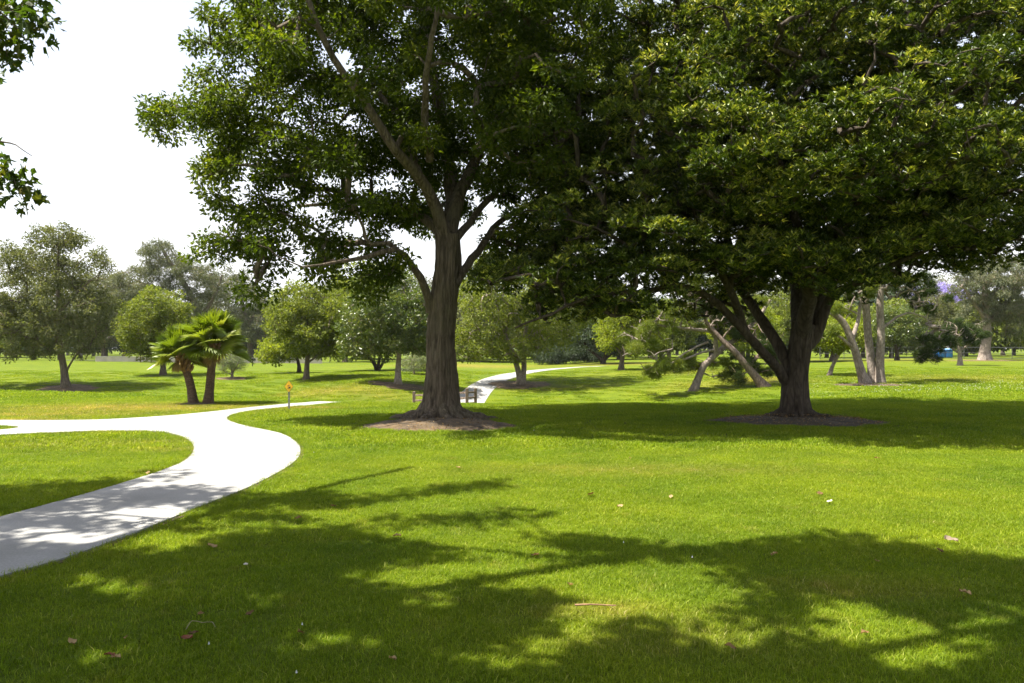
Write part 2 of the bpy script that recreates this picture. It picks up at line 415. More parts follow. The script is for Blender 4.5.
def clump_leaves(C, Rad, per, rng, kind, L, W, mi, up=.6, droop=0.0, flat=.7, tint_c=.35):
    """C clump centres, Rad their radii; returns one leaf part"""
    n = len(C)
    cnt = np.maximum(4, (per * (Rad / Rad.mean()) ** 2).astype(int))
    ci = np.repeat(np.arange(n), cnt); m = len(ci)
    ctint = rng.random(n)
    if kind == 'rosette':
        # rosettes of pointed leaves on a low dome: whole rosettes share a tip point
        per_r = 9
        nr = np.maximum(1, cnt // per_r); ri = np.repeat(np.arange(n), nr)
        d = nrm(rng.normal(size=(len(ri), 3))); d[:, 2] = np.abs(d[:, 2]) * .9 + .1 - .45 * (rng.random(len(ri)) < .25)
        rad = (0.45 + .55 * rng.random(len(ri)) ** .5)
        tip = C[ri] + d * np.stack([Rad[ri], Rad[ri], Rad[ri] * flat], -1) * rad[:, None]
        li = np.repeat(np.arange(len(ri)), per_r); m = len(li)
        a = rng.random(m) * 2 * math.pi
        ax = np.stack([np.cos(a), np.sin(a), .15 + .75 * rng.random(m)], -1) + d[li] * .5
        nor = np.array([0, 0, 1.]) + rng.normal(size=(m, 3)) * .25
        base = tip[li] + rng.normal(size=(m, 3)) * .015
        tint = np.clip(.55 * rng.random(m) + tint_c * ctint[ri[li]] + .15 * rng.random(len(ri))[li], 0, 1)
        return leaf_part(base, ax, nor, L * (.65 + .6 * rng.random(m)), W * (.7 + .5 * rng.random(m)), T_LEAF, F_LEAF, tint, mi)
    d = nrm(rng.normal(size=(m, 3)))
    rad = rng.random(m) ** .45
    base = C[ci] + d * rad[:, None] * np.stack([Rad[ci], Rad[ci], Rad[ci] * flat], -1)
    tint = np.clip((1 - tint_c) * rng.random(m) + tint_c * ctint[ci], 0, 1)
    if kind == 'needle':
        # tufts: six needles share one point
        k = 6; q = m // k
        base = np.repeat(base[:q], k, 0); dd = np.repeat(d[:q], k, 0); tint = np.repeat(tint[:q], k)
        ax = dd * .5 + nrm(rng.normal(size=(len(base), 3))) * .8 + np.array([0, 0, .45 - droop])
        m = len(base)
        return leaf_part(base, ax, rng.normal(size=(m, 3)), L * (.7 + .6 * rng.random(m)), W * (.8 + .4 * rng.random(m)), T_NEED, F_NEED, tint, mi)
    ax = d * .8 + nrm(rng.normal(size=(m, 3))) * .8 + np.array([0, 0, -droop])
    nor = np.array([0, 0, up]) + nrm(rng.normal(size=(m, 3))) * (1 - up * .5)
    T, FA = (T_MAPLE, F_MAPLE) if kind == 'maple' else (T_LEAF, F_LEAF)
    return leaf_part(base, ax, nor, L * (.6 + .7 * rng.random(m)), W * (.6 + .7 * rng.random(m)), T, FA, tint, mi)

def sample_clumps(blobs, n, rng, spacing, inner=.35, avoid=None):
    """blobs: (centre, radii, weight). shell-biased clump centres"""
    w = np.array([b[2] * (b[1][0] * b[1][1] * b[1][2]) ** .67 for b in blobs]); w /= w.sum()
    out = np.zeros((0, 3)); tries = 0
    while len(out) < n and tries < n * 30:
        tries += 1
        c, r, _ = blobs[rng.choice(len(blobs), p=w)]
        d = nrm(rng.normal(size=3)); q = c + d * r * (inner + (1 - inner) * rng.random() ** .6)
        if len(out) and np.min(np.sum((out - q) ** 2, 1)) < spacing ** 2: continue
        if avoid is not None and avoid(q): continue
        out = np.vstack([out, q])
    return out

def grow(limbs, C, rng, k_end=.010, mi=1, min_len=.25, sides=5, gain=.012, rmax=.14, lift=.12):
    """connect every clump centre to the nearest part of the skeleton with a curved branch"""
    P0 = []; PR = []; par = []
    for pts, rad in limbs:
        n = len(pts); s = len(P0)
        for i in range(n):
            P0.append(pts[i]); PR.append(rad[i]); par.append(s + i - 1 if i else -1)
    nodes = np.array(P0); nodeR = list(PR); par = list(par); nb = len(nodes)
    dist = np.array([np.min(np.sum((nodes - c) ** 2, 1)) for c in C])
    load = [0] * nb; branches = []
    for ci in np.argsort(dist):
        c = C[ci]
        dv = c - nodes; dl = np.linalg.norm(dv, axis=1)
        cost = dl * (1 + .35 * np.clip(-dv[:, 2] / (dl + .01), 0, 1))
        a = int(np.argmin(cost)); s = nodes[a]
        ln = dl[a]
        if ln < .05: continue
        mid = (s + c) / 2 + np.array([0, 0, lift * ln]) + rng.normal(size=3) * .10 * ln
        m = max(3, int(ln / .30) + 2)
        t = np.linspace(0, 1, m)[:, None]
        pts = (1 - t) ** 2 * s + 2 * t * (1 - t) * mid + t * t * c
        pts[1:-1] += rng.normal(size=(m - 2, 3)) * .03 * min(1, ln)
        st = len(nodes)
        nodes = np.vstack([nodes, pts[1:]])
        for i in range(m - 1):
            par.append(a if i == 0 else st + i - 1); load.append(0); nodeR.append(0)
        branches.append((a, st, m, pts))
        j = st + m - 2
        while j >= 0:
            load[j] += 1; j = par[j]
    parts = []
    for a, st, m, pts in branches:
        ld = np.array([load[st]] + [load[st + i] for i in range(m - 1)], float)
        r = np.minimum(rmax, k_end + gain * (ld - 1) ** .55)
        if a < nb: r = np.minimum(r, max(nodeR[a] * .8, k_end))
        r[-1] = k_end * .7
        parts += tube_parts(pts, r, sides if r[0] > .02 else 4, mi, None, False)
    return parts

def limb(pts, r0, r1, step=.3, wob=.0, rng=None):
    p = catmull(pts, step)
    if wob and rng is not None: p[1:-1] += rng.normal(size=(len(p) - 2, 3)) * wob
    t = np.linspace(0, 1, len(p))
    return p, r0 + (r1 - r0) * t ** .8

# ------------------------------------------------------------------ ground, paths
def lawn():
    na = 300
    rr = [.0, .8]
    while rr[-1] < 900: rr.append(rr[-1] * 1.028 + .02)
    rr = np.array(rr)
    a = np.arange(na) / na * 2 * math.pi
    X = rr[:, None] * np.cos(a); Y = rr[:, None] * np.sin(a)
    Z = H(X, Y)
    V = np.stack([X, Y, Z], -1).reshape(-1, 3)
    idx = np.arange(len(rr) * na).reshape(len(rr), na)
    f = np.stack([idx[:-1], idx[1:], np.roll(idx[1:], -1, 1), np.roll(idx[:-1], -1, 1)], -1).reshape(-1, 4)
    o = link('lawn', build_mesh('lawn', [(V, f, 0, True, None)], [M_LAWN]))
    tag(o, 'wide mown park lawn rolling away under the trees', 'lawn', kind='structure')
lawn()

def smooth_poly(pts, n=4):
    out = []
    m = len(pts)
    for i in range(m - 1):
        p0, p1, p2, p3 = [np.array(pts[min(max(j, 0), m - 1)], float) for j in (i - 1, i, i + 1, i + 2)]
        for t in np.arange(n) / n:
            out.append(.5 * (2 * p1 + (p2 - p0) * t + (2 * p0 - 5 * p1 + 4 * p2 - p3) * t * t + (3 * p1 - p0 - 3 * p2 + p3) * t ** 3))
    out.append(np.array(pts[-1], float))
    return out

def in_poly(poly, x, y):
    x = np.asarray(x); y = np.asarray(y)
    inside = np.zeros(x.shape, bool); n = len(poly)
    j = n - 1
    for i in range(n):
        xi, yi = poly[i][:2]; xj, yj = poly[j][:2]
        c = ((yi > y) != (yj > y)) & (x < (xj - xi) * (y - yi) / (yj - yi + 1e-12) + xi)
        inside ^= c; j = i
    return inside

def gp(lst, dmin=1.5): return [G(a, b, dmin)[:2] for a, b in lst]

right_edge = smooth_poly(gp([(0, 579), (60, 562), (130, 537), (200, 508), (250, 488), (288, 468), (300, 455), (297, 444), (281, 434.5), (255, 428.5), (236, 424), (227, 419), (236, 414.2), (258, 410.5), (290, 407.2)]))
far_tail = [np.array(G(322, 404.6)[:2]), np.array([-4.5, 25.4]), np.array([-3.4, 29.4]), np.array([-2.4, 33.5])]
far_back = [np.array([-4.1, 34.0]), np.array([-4.7, 30.0]), np.array([-5.3, 26.2]), np.array([-5.95, 23.55])]
far_edge = smooth_poly([np.array(G(290, 404.0)[:2])] + gp([(250, 408), (200, 413.5), (150, 417.5), (100, 420.3), (50, 421), (0, 421)]))
lower_left = smooth_poly(gp([(0, 436), (40, 434), (100, 432), (150, 432), (174, 435), (188, 440.5), (194, 449), (188, 459.5), (170, 469), (130, 482), (80, 497), (30, 511), (0, 519)]))
e0, e1 = right_edge[0], right_edge[0] - right_edge[6]
l0 = lower_left[-1]
near_ext = [l0 + np.array([-2.5, -1.2]), l0 + np.array([-6.5, -2.6]), e0 + np.array([-5.5, -2.9]), e0 + np.array([-2.4, -1.5])]
PATH1 = right_edge + smooth_poly([right_edge[-1]] + far_tail, 4)[1:] + smooth_poly(far_back + [far_edge[0]], 4)[:-1] + far_edge + [far_edge[-1] + np.array([-8, .3]), lower_left[0] + np.array([-8, .6])] + lower_left + near_ext
_sl = smooth_poly(gp([(-30, 427.5), (0, 426.6), (12, 427), (18.5, 428), (12, 429.6), (0, 430.6), (-30, 432)]), 3)
SLIVER = _sl

def ribbon(center, w):
    c = catmull(np.array(center), 1.0)
    t = np.gradient(c[:, :2], axis=0); t = t / np.linalg.norm(t, axis=1)[:, None]
    nrm2 = np.stack([-t[:, 1], t[:, 0]], -1)
    return [p for p in c[:, :2] + nrm2 * w / 2] + [p for p in (c[:, :2] - nrm2 * w / 2)[::-1]]

# the far length of the path, climbing out of the dip and bending to the right
_l = [G(462, 404, 34), G(471, 400, 35), G(489, 383, 40), G(519, 373.5, 46), G(548, 369.6, 54), G(585, 366.9, 58), G(603, 366.4, 61)]
PATH2 = ribbon([(-3.0, 33.6, 0)] + [(p[0], p[1], 0) for p in _l[1:]], 1.75)

def sheet(name, poly, mat, label, cat, dz, step=.6, holes=(), edge_drop=.10, kind='structure'):
    poly = [np.array(p[:2], float) for p in poly]
    A = np.array(poly); x0, y0 = A.min(0); x1, y1 = A.max(0)
    gx, gy = np.meshgrid(np.arange(x0, x1, step), np.arange(y0, y1, step)); gx = gx.ravel() + .013; gy = gy.ravel() + .017
    keep = in_poly(poly, gx, gy)
    for h in holes: keep &= ~in_poly(h, gx, gy)
    verts = [Vector(p) for p in poly]; edges = [(i, (i + 1) % len(poly)) for i in range(len(poly))]
    for h in holes:
        s = len(verts); verts += [Vector(np.array(p[:2])) for p in h]; edges += [(s + i, s + (i + 1) % len(h)) for i in range(len(h))]
    nbd = len(verts)
    verts += [Vector((a, b)) for a, b in zip(gx[keep], gy[keep])]
    vo, eo, fo, ov, oe, of = delaunay_2d_cdt(verts, edges, [], 0, 1e-4)
    tri = []
    cen = np.array([(np.array(vo[f[0]]) + np.array(vo[f[1]]) + np.array(vo[f[2]])) / 3 for f in fo])
    ok = in_poly(poly, cen[:, 0], cen[:, 1])
    for h in holes: ok &= ~in_poly(h, cen[:, 0], cen[:, 1])
    tri = np.array([f for f, k in zip(fo, ok) if k])
    V2 = np.array([[v[0], v[1]] for v in vo]); Z = H(V2[:, 0], V2[:, 1]) + dz
    V = np.column_stack([V2, Z])
    parts = [(V, tri, 0, True, None)]
    B = np.array(poly); top = np.column_stack([B, H(B[:, 0], B[:, 1]) + dz]); bot = top - np.array([0, 0, edge_drop]); n = len(B)
    i = np.arange(n); j = (i + 1) % n
    parts.append((np.vstack([top, bot]), np.stack([i, j, j + n, i + n], -1), 0, False, None))
    o = link(name, build_mesh(name, parts, [mat]))
    tag(o, label, cat, kind=kind)
    return o

sheet('path', PATH1, M_CONC, 'pale concrete footpath curving through the lawn with a side branch', 'path', .02, .5, [SLIVER])
sheet('path', PATH2, M_CONC, 'far length of concrete path climbing past the rail fence', 'path', .02, .8)

def grown(poly, w):
    A = np.array([np.array(p[:2], float) for p in poly]); t = np.roll(A, -1, 0) - np.roll(A, 1, 0); t /= np.linalg.norm(t, axis=1)[:, None] + 1e-9
    n2 = np.column_stack([t[:, 1], -t[:, 0]])
    area = .5 * np.sum(A[:, 0] * np.roll(A[:, 1], -1) - np.roll(A[:, 0], -1) * A[:, 1])
    return list(A + n2 * w * (1 if area > 0 else -1))
sheet('path_edge', grown(PATH1, .055), M_SOIL, 'thin line of bare earth drawing the shadowed cut edge of the footpath', 'soil', .006, .5, [grown(SLIVER, -.03)])  # earth-coloured strip stands in for the shadow line under the turf's cut edge
BEDS = []
def bed(name, px, py, rx, ry, mat, label, dmin=1.5, mound=.10, seed=0, dz=.0):
    g = G(px, py, dmin); rng = random.Random(seed)
    n = 140; ph = [rng.random() * 6.28 for _ in range(4)]
    def rad(a): return 1 + .10 * math.sin(2 * a + ph[0]) + .07 * math.sin(3 * a + ph[1]) + .05 * math.sin(7 * a + ph[2]) + .035 * math.sin(13 * a + ph[3]) + .03 * math.sin(23 * a + ph[0]) + .025 * math.sin(37 * a + ph[1])
    rings = [0, .12, .25, .4, .55, .7, .82, .92, 1.0, 1.05]
    V = [];
    for q in rings:
        for i in range(n):
            a = i / n * 2 * math.pi; r = rad(a)
            x, y = g[0] + rx * q * r * math.cos(a), g[1] + ry * q * r * math.sin(a)
            z = float(H(x, y)) + mound * (1 - q ** 2) + .02 * mnoise.noise(Vector((x * 5, y * 5, seed))) * (1 if q < .95 else 0) + (.012 if q < 1.02 else -.04)
            V.append((x, y, z))
    idx = np.arange(len(rings) * n).reshape(len(rings), n)
    f = np.stack([idx[:-1], idx[1:], np.roll(idx[1:], -1, 1), np.roll(idx[:-1], -1, 1)], -1).reshape(-1, 4)
    o = link(name, build_mesh(name, [(np.array(V), f, 0, True, None)], [mat]))
    tag(o, label, 'bare soil', kind='structure')
    BEDS.append([(g[0] + rx * .97 * rad(i / n * 6.2832) * math.cos(i / n * 6.2832), g[1] + ry * .97 * rad(i / n * 6.2832) * math.sin(i / n * 6.2832)) for i in range(n)])

bed('soil', 441, 425.5, 1.42, 1.5, M_SOIL, 'bare soil around the roots of the tall furrowed tree', seed=3, mound=.12)
bed('soil', 797, 421, 1.95, 1.3, M_MULCH, 'dark leaf mulch under the spreading tree', seed=5, mound=.06)
bed('soil', 517, 385, 1.9, 1.7, M_SOIL, 'bare soil at the foot of the twin stemmed tree', 38, seed=7, mound=.05)
bed('soil', 398, 386, 1.6, 1.5, M_SOIL, 'bare soil at the foot of the pale trunked tree', 36, seed=8, mound=.05)
bed('soil', 68, 388.5, 1.7, 1.5, M_SOIL, 'bare soil at the foot of the airy olive tree', 38, seed=9, mound=.05)
bed('soil', 196, 404.5, .62, .5, M_SOIL, 'bare soil under the two fan palms', seed=10, mound=.03)
bed('soil', 232, 378.5, 1.0, .9, M_SOIL, 'bare soil round the small silvery tree', 40, seed=11, mound=.03)
bed('soil', 870, 385, 1.8, 1.0, M_MULCH, 'worn soil round the group of pale pine trunks', 30, seed=12, mound=.03)
bed('soil', 985, 360.5, 3.4, 2.4, M_SOIL, 'bare soil round the stout eucalyptus', 60, seed=13, mound=.05)

# ------------------------------------------------------------------ grass blades
def grass_patch(name, n, rad, lmin, lmax, wid, seed, lean=.5):
    rng = np.random.default_rng(seed)
    a = rng.random(n) * 6.283; r = rad * np.sqrt(rng.random(n))
    b = np.stack([np.cos(a) * r, np.sin(a) * r, np.full(n, -.004)], -1)
    L = lmin + (lmax - lmin) * rng.random(n); W = wid * (.6 + .8 * rng.random(n))
    th = rng.random(n) * 6.283
    ld = np.stack([np.cos(th), np.sin(th), np.zeros(n)], -1) * (lean * rng.random(n) + .08)[:, None]
    up = np.array([0, 0, 1.])
    m1 = b + (up + ld * .5) * (L * .5)[:, None]
    tp = b + (up * .86 + ld * 1.5) * L[:, None] * .95
    sd = np.stack([-np.sin(th + rng.normal(size=n) * .8), np.cos(th), np.zeros(n)], -1); sd = nrm(sd) * W[:, None] / 2
    V = np.stack([b - sd, b + sd, m1 + sd * .85, m1 - sd * .85, tp], 1).reshape(-1, 3)
    o = np.arange(n)[:, None] * 5
    q = np.array([[0, 1, 2, 3]]) + o; t = np.array([[3, 2, 4]]) + o
    tint = rng.random(n)
    me = build_mesh(name, [(V, q, 0, True, tint), (V[:0], t[:0], 0, True, tint[:0])], [M_BLADE])
    # tips share the same vertices: rebuild with both face sizes on one vertex block
    bpy.data.meshes.remove(me)
    me = bpy.data.meshes.new(name)
    me.vertices.add(len(V)); me.vertices.foreach_set('co', V.astype(np.float32).ravel())
    loops = np.concatenate([q.ravel(), t.ravel()]).astype(np.int32)
    ls = np.concatenate([np.arange(n) * 4, 4 * n + np.arange(n) * 3]).astype(np.int32)
    me.loops.add(len(loops)); me.loops.foreach_set('vertex_index', loops)
    me.polygons.add(2 * n); me.polygons.foreach_set('loop_start', ls)
    at = me.attributes.new('tint', 'FLOAT', 'FACE'); at.data.foreach_set('value', np.concatenate([tint, tint]).astype(np.float32))
    me.materials.append(M_BLADE); me.update(calc_edges=True)
    return bpy.data.objects.new(name, me)

def blocked(x, y, margin=0.0):
    b = in_poly(PATH1, x, y) & ~in_poly(SLIVER, x, y)
    b |= in_poly(PATH2, x, y)
    for p in BEDS: b |= in_poly(p, x, y)
    return b

def scatter(dmin, dmax, spacing, rng, fade=None):
    xs = []; ys = []
    hw = 1.0 * 512 / F
    y0, y1 = dmin, dmax
    ny = int((y1 - y0) / spacing)
    X, Y = [], []
    for i in range(ny):
        y = y0 + i * spacing
        w = hw * y * 1.06 + 2.8
        n = int(2 * w / spacing)
        x = -w + np.arange(n) * spacing
        X.append(x); Y.append(np.full(n, y))
    X = np.concatenate(X); Y = np.concatenate(Y)
    X = X + (rng.random(len(X)) - .5) * spacing * 1.1; Y = Y + (rng.random(len(Y)) - .5) * spacing * 1.1
    return X, Y

def grass_object(dmin, dmax, spacing, protos, clear, seed, smin=.8, smax=1.2):
    rng = np.random.default_rng(seed)
    X, Y = scatter(dmin, dmax, spacing, rng)
    bad = blocked(X, Y)
    for dx, dy in ((clear, 0), (-clear, 0), (0, clear), (0, -clear), (.7 * clear, .7 * clear), (-.7 * clear, .7 * clear), (.7 * clear, -.7 * clear), (-.7 * clear, -.7 * clear)):
        bad |= blocked(X + dx, Y + dy)
    if dmax > 50: bad |= rng.random(len(X)) < sstep(40, dmax, Y)
    X, Y = X[~bad], Y[~bad]
    me = bpy.data.meshes.new('grass')
    V = np.column_stack([X, Y, H(X, Y)]).astype(np.float32)
    me.vertices.add(len(V)); me.vertices.foreach_set('co', V.ravel())
    for nm, arr in (('gs', smin + (smax - smin) * rng.random(len(V))), ('gr', rng.random(len(V)) * 6.283)):
        a = me.attributes.new(nm, 'FLOAT', 'POINT'); a.data.foreach_set('value', arr.astype(np.float32))
    a = me.attributes.new('gi', 'INT', 'POINT'); a.data.foreach_set('value', rng.integers(0, len(protos), len(V)).astype(np.int32))
    me.update()
    o = link('grass', me)
    ng = bpy.data.node_groups.new('grass_scatter', 'GeometryNodeTree')
    ng.interface.new_socket('Geometry', in_out='INPUT', socket_type='NodeSocketGeometry')
    ng.interface.new_socket('Geometry', in_out='OUTPUT', socket_type='NodeSocketGeometry')
    gi = ng.nodes.new('NodeGroupInput'); go = ng.nodes.new('NodeGroupOutput')
    j = ng.nodes.new('GeometryNodeJoinGeometry')
    for k, pr in enumerate(protos):
        oi = ng.nodes.new('GeometryNodeObjectInfo'); oi.inputs['Object'].default_value = pr; oi.inputs['As Instance'].default_value = True
        ip = ng.nodes.new('GeometryNodeInstanceOnPoints')
        na = ng.nodes.new('GeometryNodeInputNamedAttribute'); na.data_type = 'INT'; na.inputs[0].default_value = 'gi'
        cmp_ = ng.nodes.new('FunctionNodeCompare'); cmp_.data_type = 'INT'; cmp_.operation = 'EQUAL'
        ng.links.new(na.outputs[0], cmp_.inputs[2]); cmp_.inputs[3].default_value = k
        ns = ng.nodes.new('GeometryNodeInputNamedAttribute'); ns.data_type = 'FLOAT'; ns.inputs[0].default_value = 'gs'
        nr = ng.nodes.new('GeometryNodeInputNamedAttribute'); nr.data_type = 'FLOAT'; nr.inputs[0].default_value = 'gr'
        cx = ng.nodes.new('ShaderNodeCombineXYZ'); ng.links.new(nr.outputs[0], cx.inputs[2])
        ng.links.new(gi.outputs[0], ip.inputs['Points']); ng.links.new(cmp_.outputs[0], ip.inputs['Selection'])
        ng.links.new(oi.outputs['Geometry'], ip.inputs['Instance']); ng.links.new(cx.outputs[0], ip.inputs['Rotation']); ng.links.new(ns.outputs[0], ip.inputs['Scale'])
        ng.links.new(ip.outputs[0], j.inputs[0])
    ng.links.new(j.outputs[0], go.inputs[0])
    md = o.modifiers.new('scatter', 'NODES'); md.node_group = ng
    return tag(o, 'short mown green grass covering the lawn', 'grass', kind='stuff')

P_NEAR = [grass_patch('grass_tuft', 560, .20, .016, .048, .0032, s, .75) for s in (1, 2, 3, 4)]
P_EDGE = [grass_patch('grass_tuft', 40, .06, .03, .07, .0034, s, .8) for s in (11, 12)]
P_MID = [grass_patch('grass_tuft', 300, .36, .03, .065, .009, s) for s in (5, 6, 7)]
P_FAR = [grass_patch('grass_tuft', 300, .75, .035, .08, .02, s) for s in (8, 9)]
grass_object(3.2, 13.0, .20, P_NEAR, .17, 1)
grass_object(12.8, 26.0, .36, P_MID, .30, 2)
grass_object(25.8, 72.0, .80, P_FAR, .5, 3)

def edge_grass():
    """tufts leaning over the edges of the path and of the soil, where the large patches were kept clear"""
    rng = np.random.default_rng(21)
    X, Y = scatter(3.4, 24.0, .075, rng)
    near = np.zeros(len(X), bool)
    for dx, dy in ((.3, 0), (-.3, 0), (0, .3), (0, -.3), (.2, .2), (-.2, .2), (.2, -.2), (-.2, -.2), (.1, 0), (-.1, 0)):
        near |= blocked(X + dx, Y + dy)
    k = near & ~blocked(X, Y); X, Y = X[k], Y[k]
    return X, Y
def add_edge():
    rng = np.random.default_rng(5)
    X, Y = edge_grass()
    global scatter
    old = scatter
    scatter = lambda a, b, c, d, fade=None: (X, Y)
    grass_object(3, 20, .1, P_EDGE, .0, 9, .8, 1.15)
    scatter = old
add_edge()


# ------------------------------------------------------------------ trees
def px_tree(name, base_px, label, group=None, cat='tree', seed=1, dmin=1.5, d=None,
            limbs=(), blobs=(), n=120, spacing=.35, per=120, rad=(.4, .6), kind='leaf', L=.12, W=.06,
            leaf=None, bark=None, up=.6, droop=0., flat=.7, tint_c=.35, sides=12, inner=.35, twig=.010, gain=.012,
            trunk_shape=None, trunk_sides=16, thin=0.0, extra=None, flip=False, rmax=.14, lift=.12, trunk_step=.3, flare=.55, bough=None, avoid=None, core=1.0):
    """one tree: an empty at its foot, the trunk, its main limbs and the crown. Shapes are measured on the photograph,
    then given their own depth: limb points (px, py, depth offset m), blobs (px, py, depth offset m, rx px, rz px, ry m, weight)"""
    rng = np.random.default_rng(seed)
    if d is None: g = G(*base_px, dmin)
    else:
        q = P(*base_px, d); g = np.array([q[0], d, float(H(q[0], d))])
    d = g[1]; s = d / F
    root = thing(name, Vector(g), label, cat, group)
    def Q(a, b, o): return P(a, b, d + o) - g
    skel = []
    for i, (pts, r0, r1) in enumerate(limbs):
        pp = [Q(*p) for p in pts]
        if i == 0:
            pp[0] = np.array([pp[0][0], pp[0][1], -.15])
        p, r = limb(pp, r0 * s, r1 * s, trunk_step if i == 0 else .25, .012 if i else 0, rng)
        if i == 0:
            hgt = p[:, 2]
            r = r * (1 + flare * np.exp(-np.clip(hgt, 0, None) / (.9 * r0 * s + .05)))
        skel.append((p, r))
        prt = tube_parts(p, r, trunk_sides if i == 0 else sides, 0, trunk_shape if i == 0 else None)
        link('trunk' if i == 0 else 'limb', build_mesh(name + ('_trunk' if i == 0 else '_limb'), prt, [bark]), root)
    B = [(Q(a, b, o), np.array([rx * s, ry, rz * s]), w) for a, b, o, rx, rz, ry, w in blobs]
    if d > 30:
        for b in B: b[1][1] *= 1.35
    C = sample_clumps([(c, r * core, w) for c, r, w in B], n, rng, spacing, inner, avoid)
    C = C[C[:, 2] > .25]
    Rad = rad[0] + (rad[1] - rad[0]) * rng.random(len(C))
    if bough:
        nb, bsp, r_lo, r_hi, sub, bfl = bough
        BC = sample_clumps(B, nb, rng, bsp, .78, avoid)
        add = []; ar = []
        for c in BC:
            br = rng.uniform(r_lo, r_hi)
            for _ in range(max(3, int(sub * (br / r_hi) ** 2))):
                q = nrm(rng.normal(size=3)); q[2] = abs(q[2]) if rng.random() < .8 else q[2] * .5
                add.append(c + q * np.array([br, br, br * bfl]) * rng.uniform(.6, 1.0)); ar.append(rng.uniform(.22, .38))
        C = np.vstack([C, np.array(add)]); Rad = np.concatenate([Rad, np.array(ar)])
    parts = grow([(p[len(p) // 4:], r[len(p) // 4:]) if i == 0 and len(skel) > 1 else (p[len(p) // 3:], r[len(p) // 3:]) for i, (p, r) in enumerate(skel)], C, rng, twig, 1, gain=gain, rmax=rmax, lift=lift)
    if extra:
        parts += extra(root, C, Rad, rng)
    parts.append(clump_leaves(C, Rad, per, rng, kind, L, W, 0, up, droop, flat, tint_c))
    link('crown', build_mesh(name + '_crown', parts, [leaf, bark]), root)
    return root

def furrowed(n, amp, k0, seed, flare=.35, fl_h=3):
    def f(i, ang, p):
        z = p[2]
        m = np.ones(len(ang))
        tw = z * .25
        e = math.exp(-max(z, 0) / .42)
        m += flare * e * (.5 * np.cos(fl_h * ang + seed) + .35 * np.cos((fl_h + 2) * ang + seed * 2.3) + .25 * np.cos((fl_h + 6) * ang + seed))
        for j, a in enumerate(ang):
            m[j] += amp * mnoise.noise(Vector((math.cos(a + tw) * k0, math.sin(a + tw) * k0, z * .7 + seed)))
            m[j] += amp * .6 * mnoise.noise(Vector((math.cos(a) * k0 * 3, math.sin(a) * k0 * 3, z * .9 + seed)))
            if len(ang) > 80:
                q = mnoise.noise(Vector((math.cos(a + tw * .4) * k0 * 8, math.sin(a + tw * .4) * k0 * 8, z * 1.7 + seed)))
                m[j] -= .075 * max(0, .32 - abs(q)) / .32
        return m
    return f

def roots(root, C, Rad, rng, bark=None, k=1.0):
    """surface roots spreading from the flare into the bare soil"""
    parts = []
    for i in range(13):
        a = i * .483 + rng.uniform(-.15, .15); ln = rng.uniform(.55, 1.25); dr = np.array([math.cos(a), math.sin(a), 0]); sd = np.array([-dr[1], dr[0], 0])
        b = rng.uniform(-.25, .25)
        pts = [dr * .30 * k + np.array([0, 0, .34 * k]), dr * .52 * k + np.array([0, 0, .15 * k]), dr * k * (.52 + ln * .4) + sd * b * .5 + np.array([0, 0, .07 * k]), dr * k * (.52 + ln) + sd * b + np.array([0, 0, -.04])]
        p = catmull(pts, .07); p[:, 2] += .02 * np.sin(np.arange(len(p)) * 1.3 + i)
        parts += tube_parts(p, np.linspace(.135, .03, len(p)) * k, 9, 0)
    link('root', build_mesh('tree_roots', parts, [bark or B_TREE1]), root)
    return []

_ar = random.Random(9)
def open_front(q):
    """the near side of the tall tree is thin of leaves below its high limbs"""
    return -3.4 < q[0] < 1.0 and 3.6 < q[2] < 9.0 and q[1] < -.5 and _ar.random() < .62

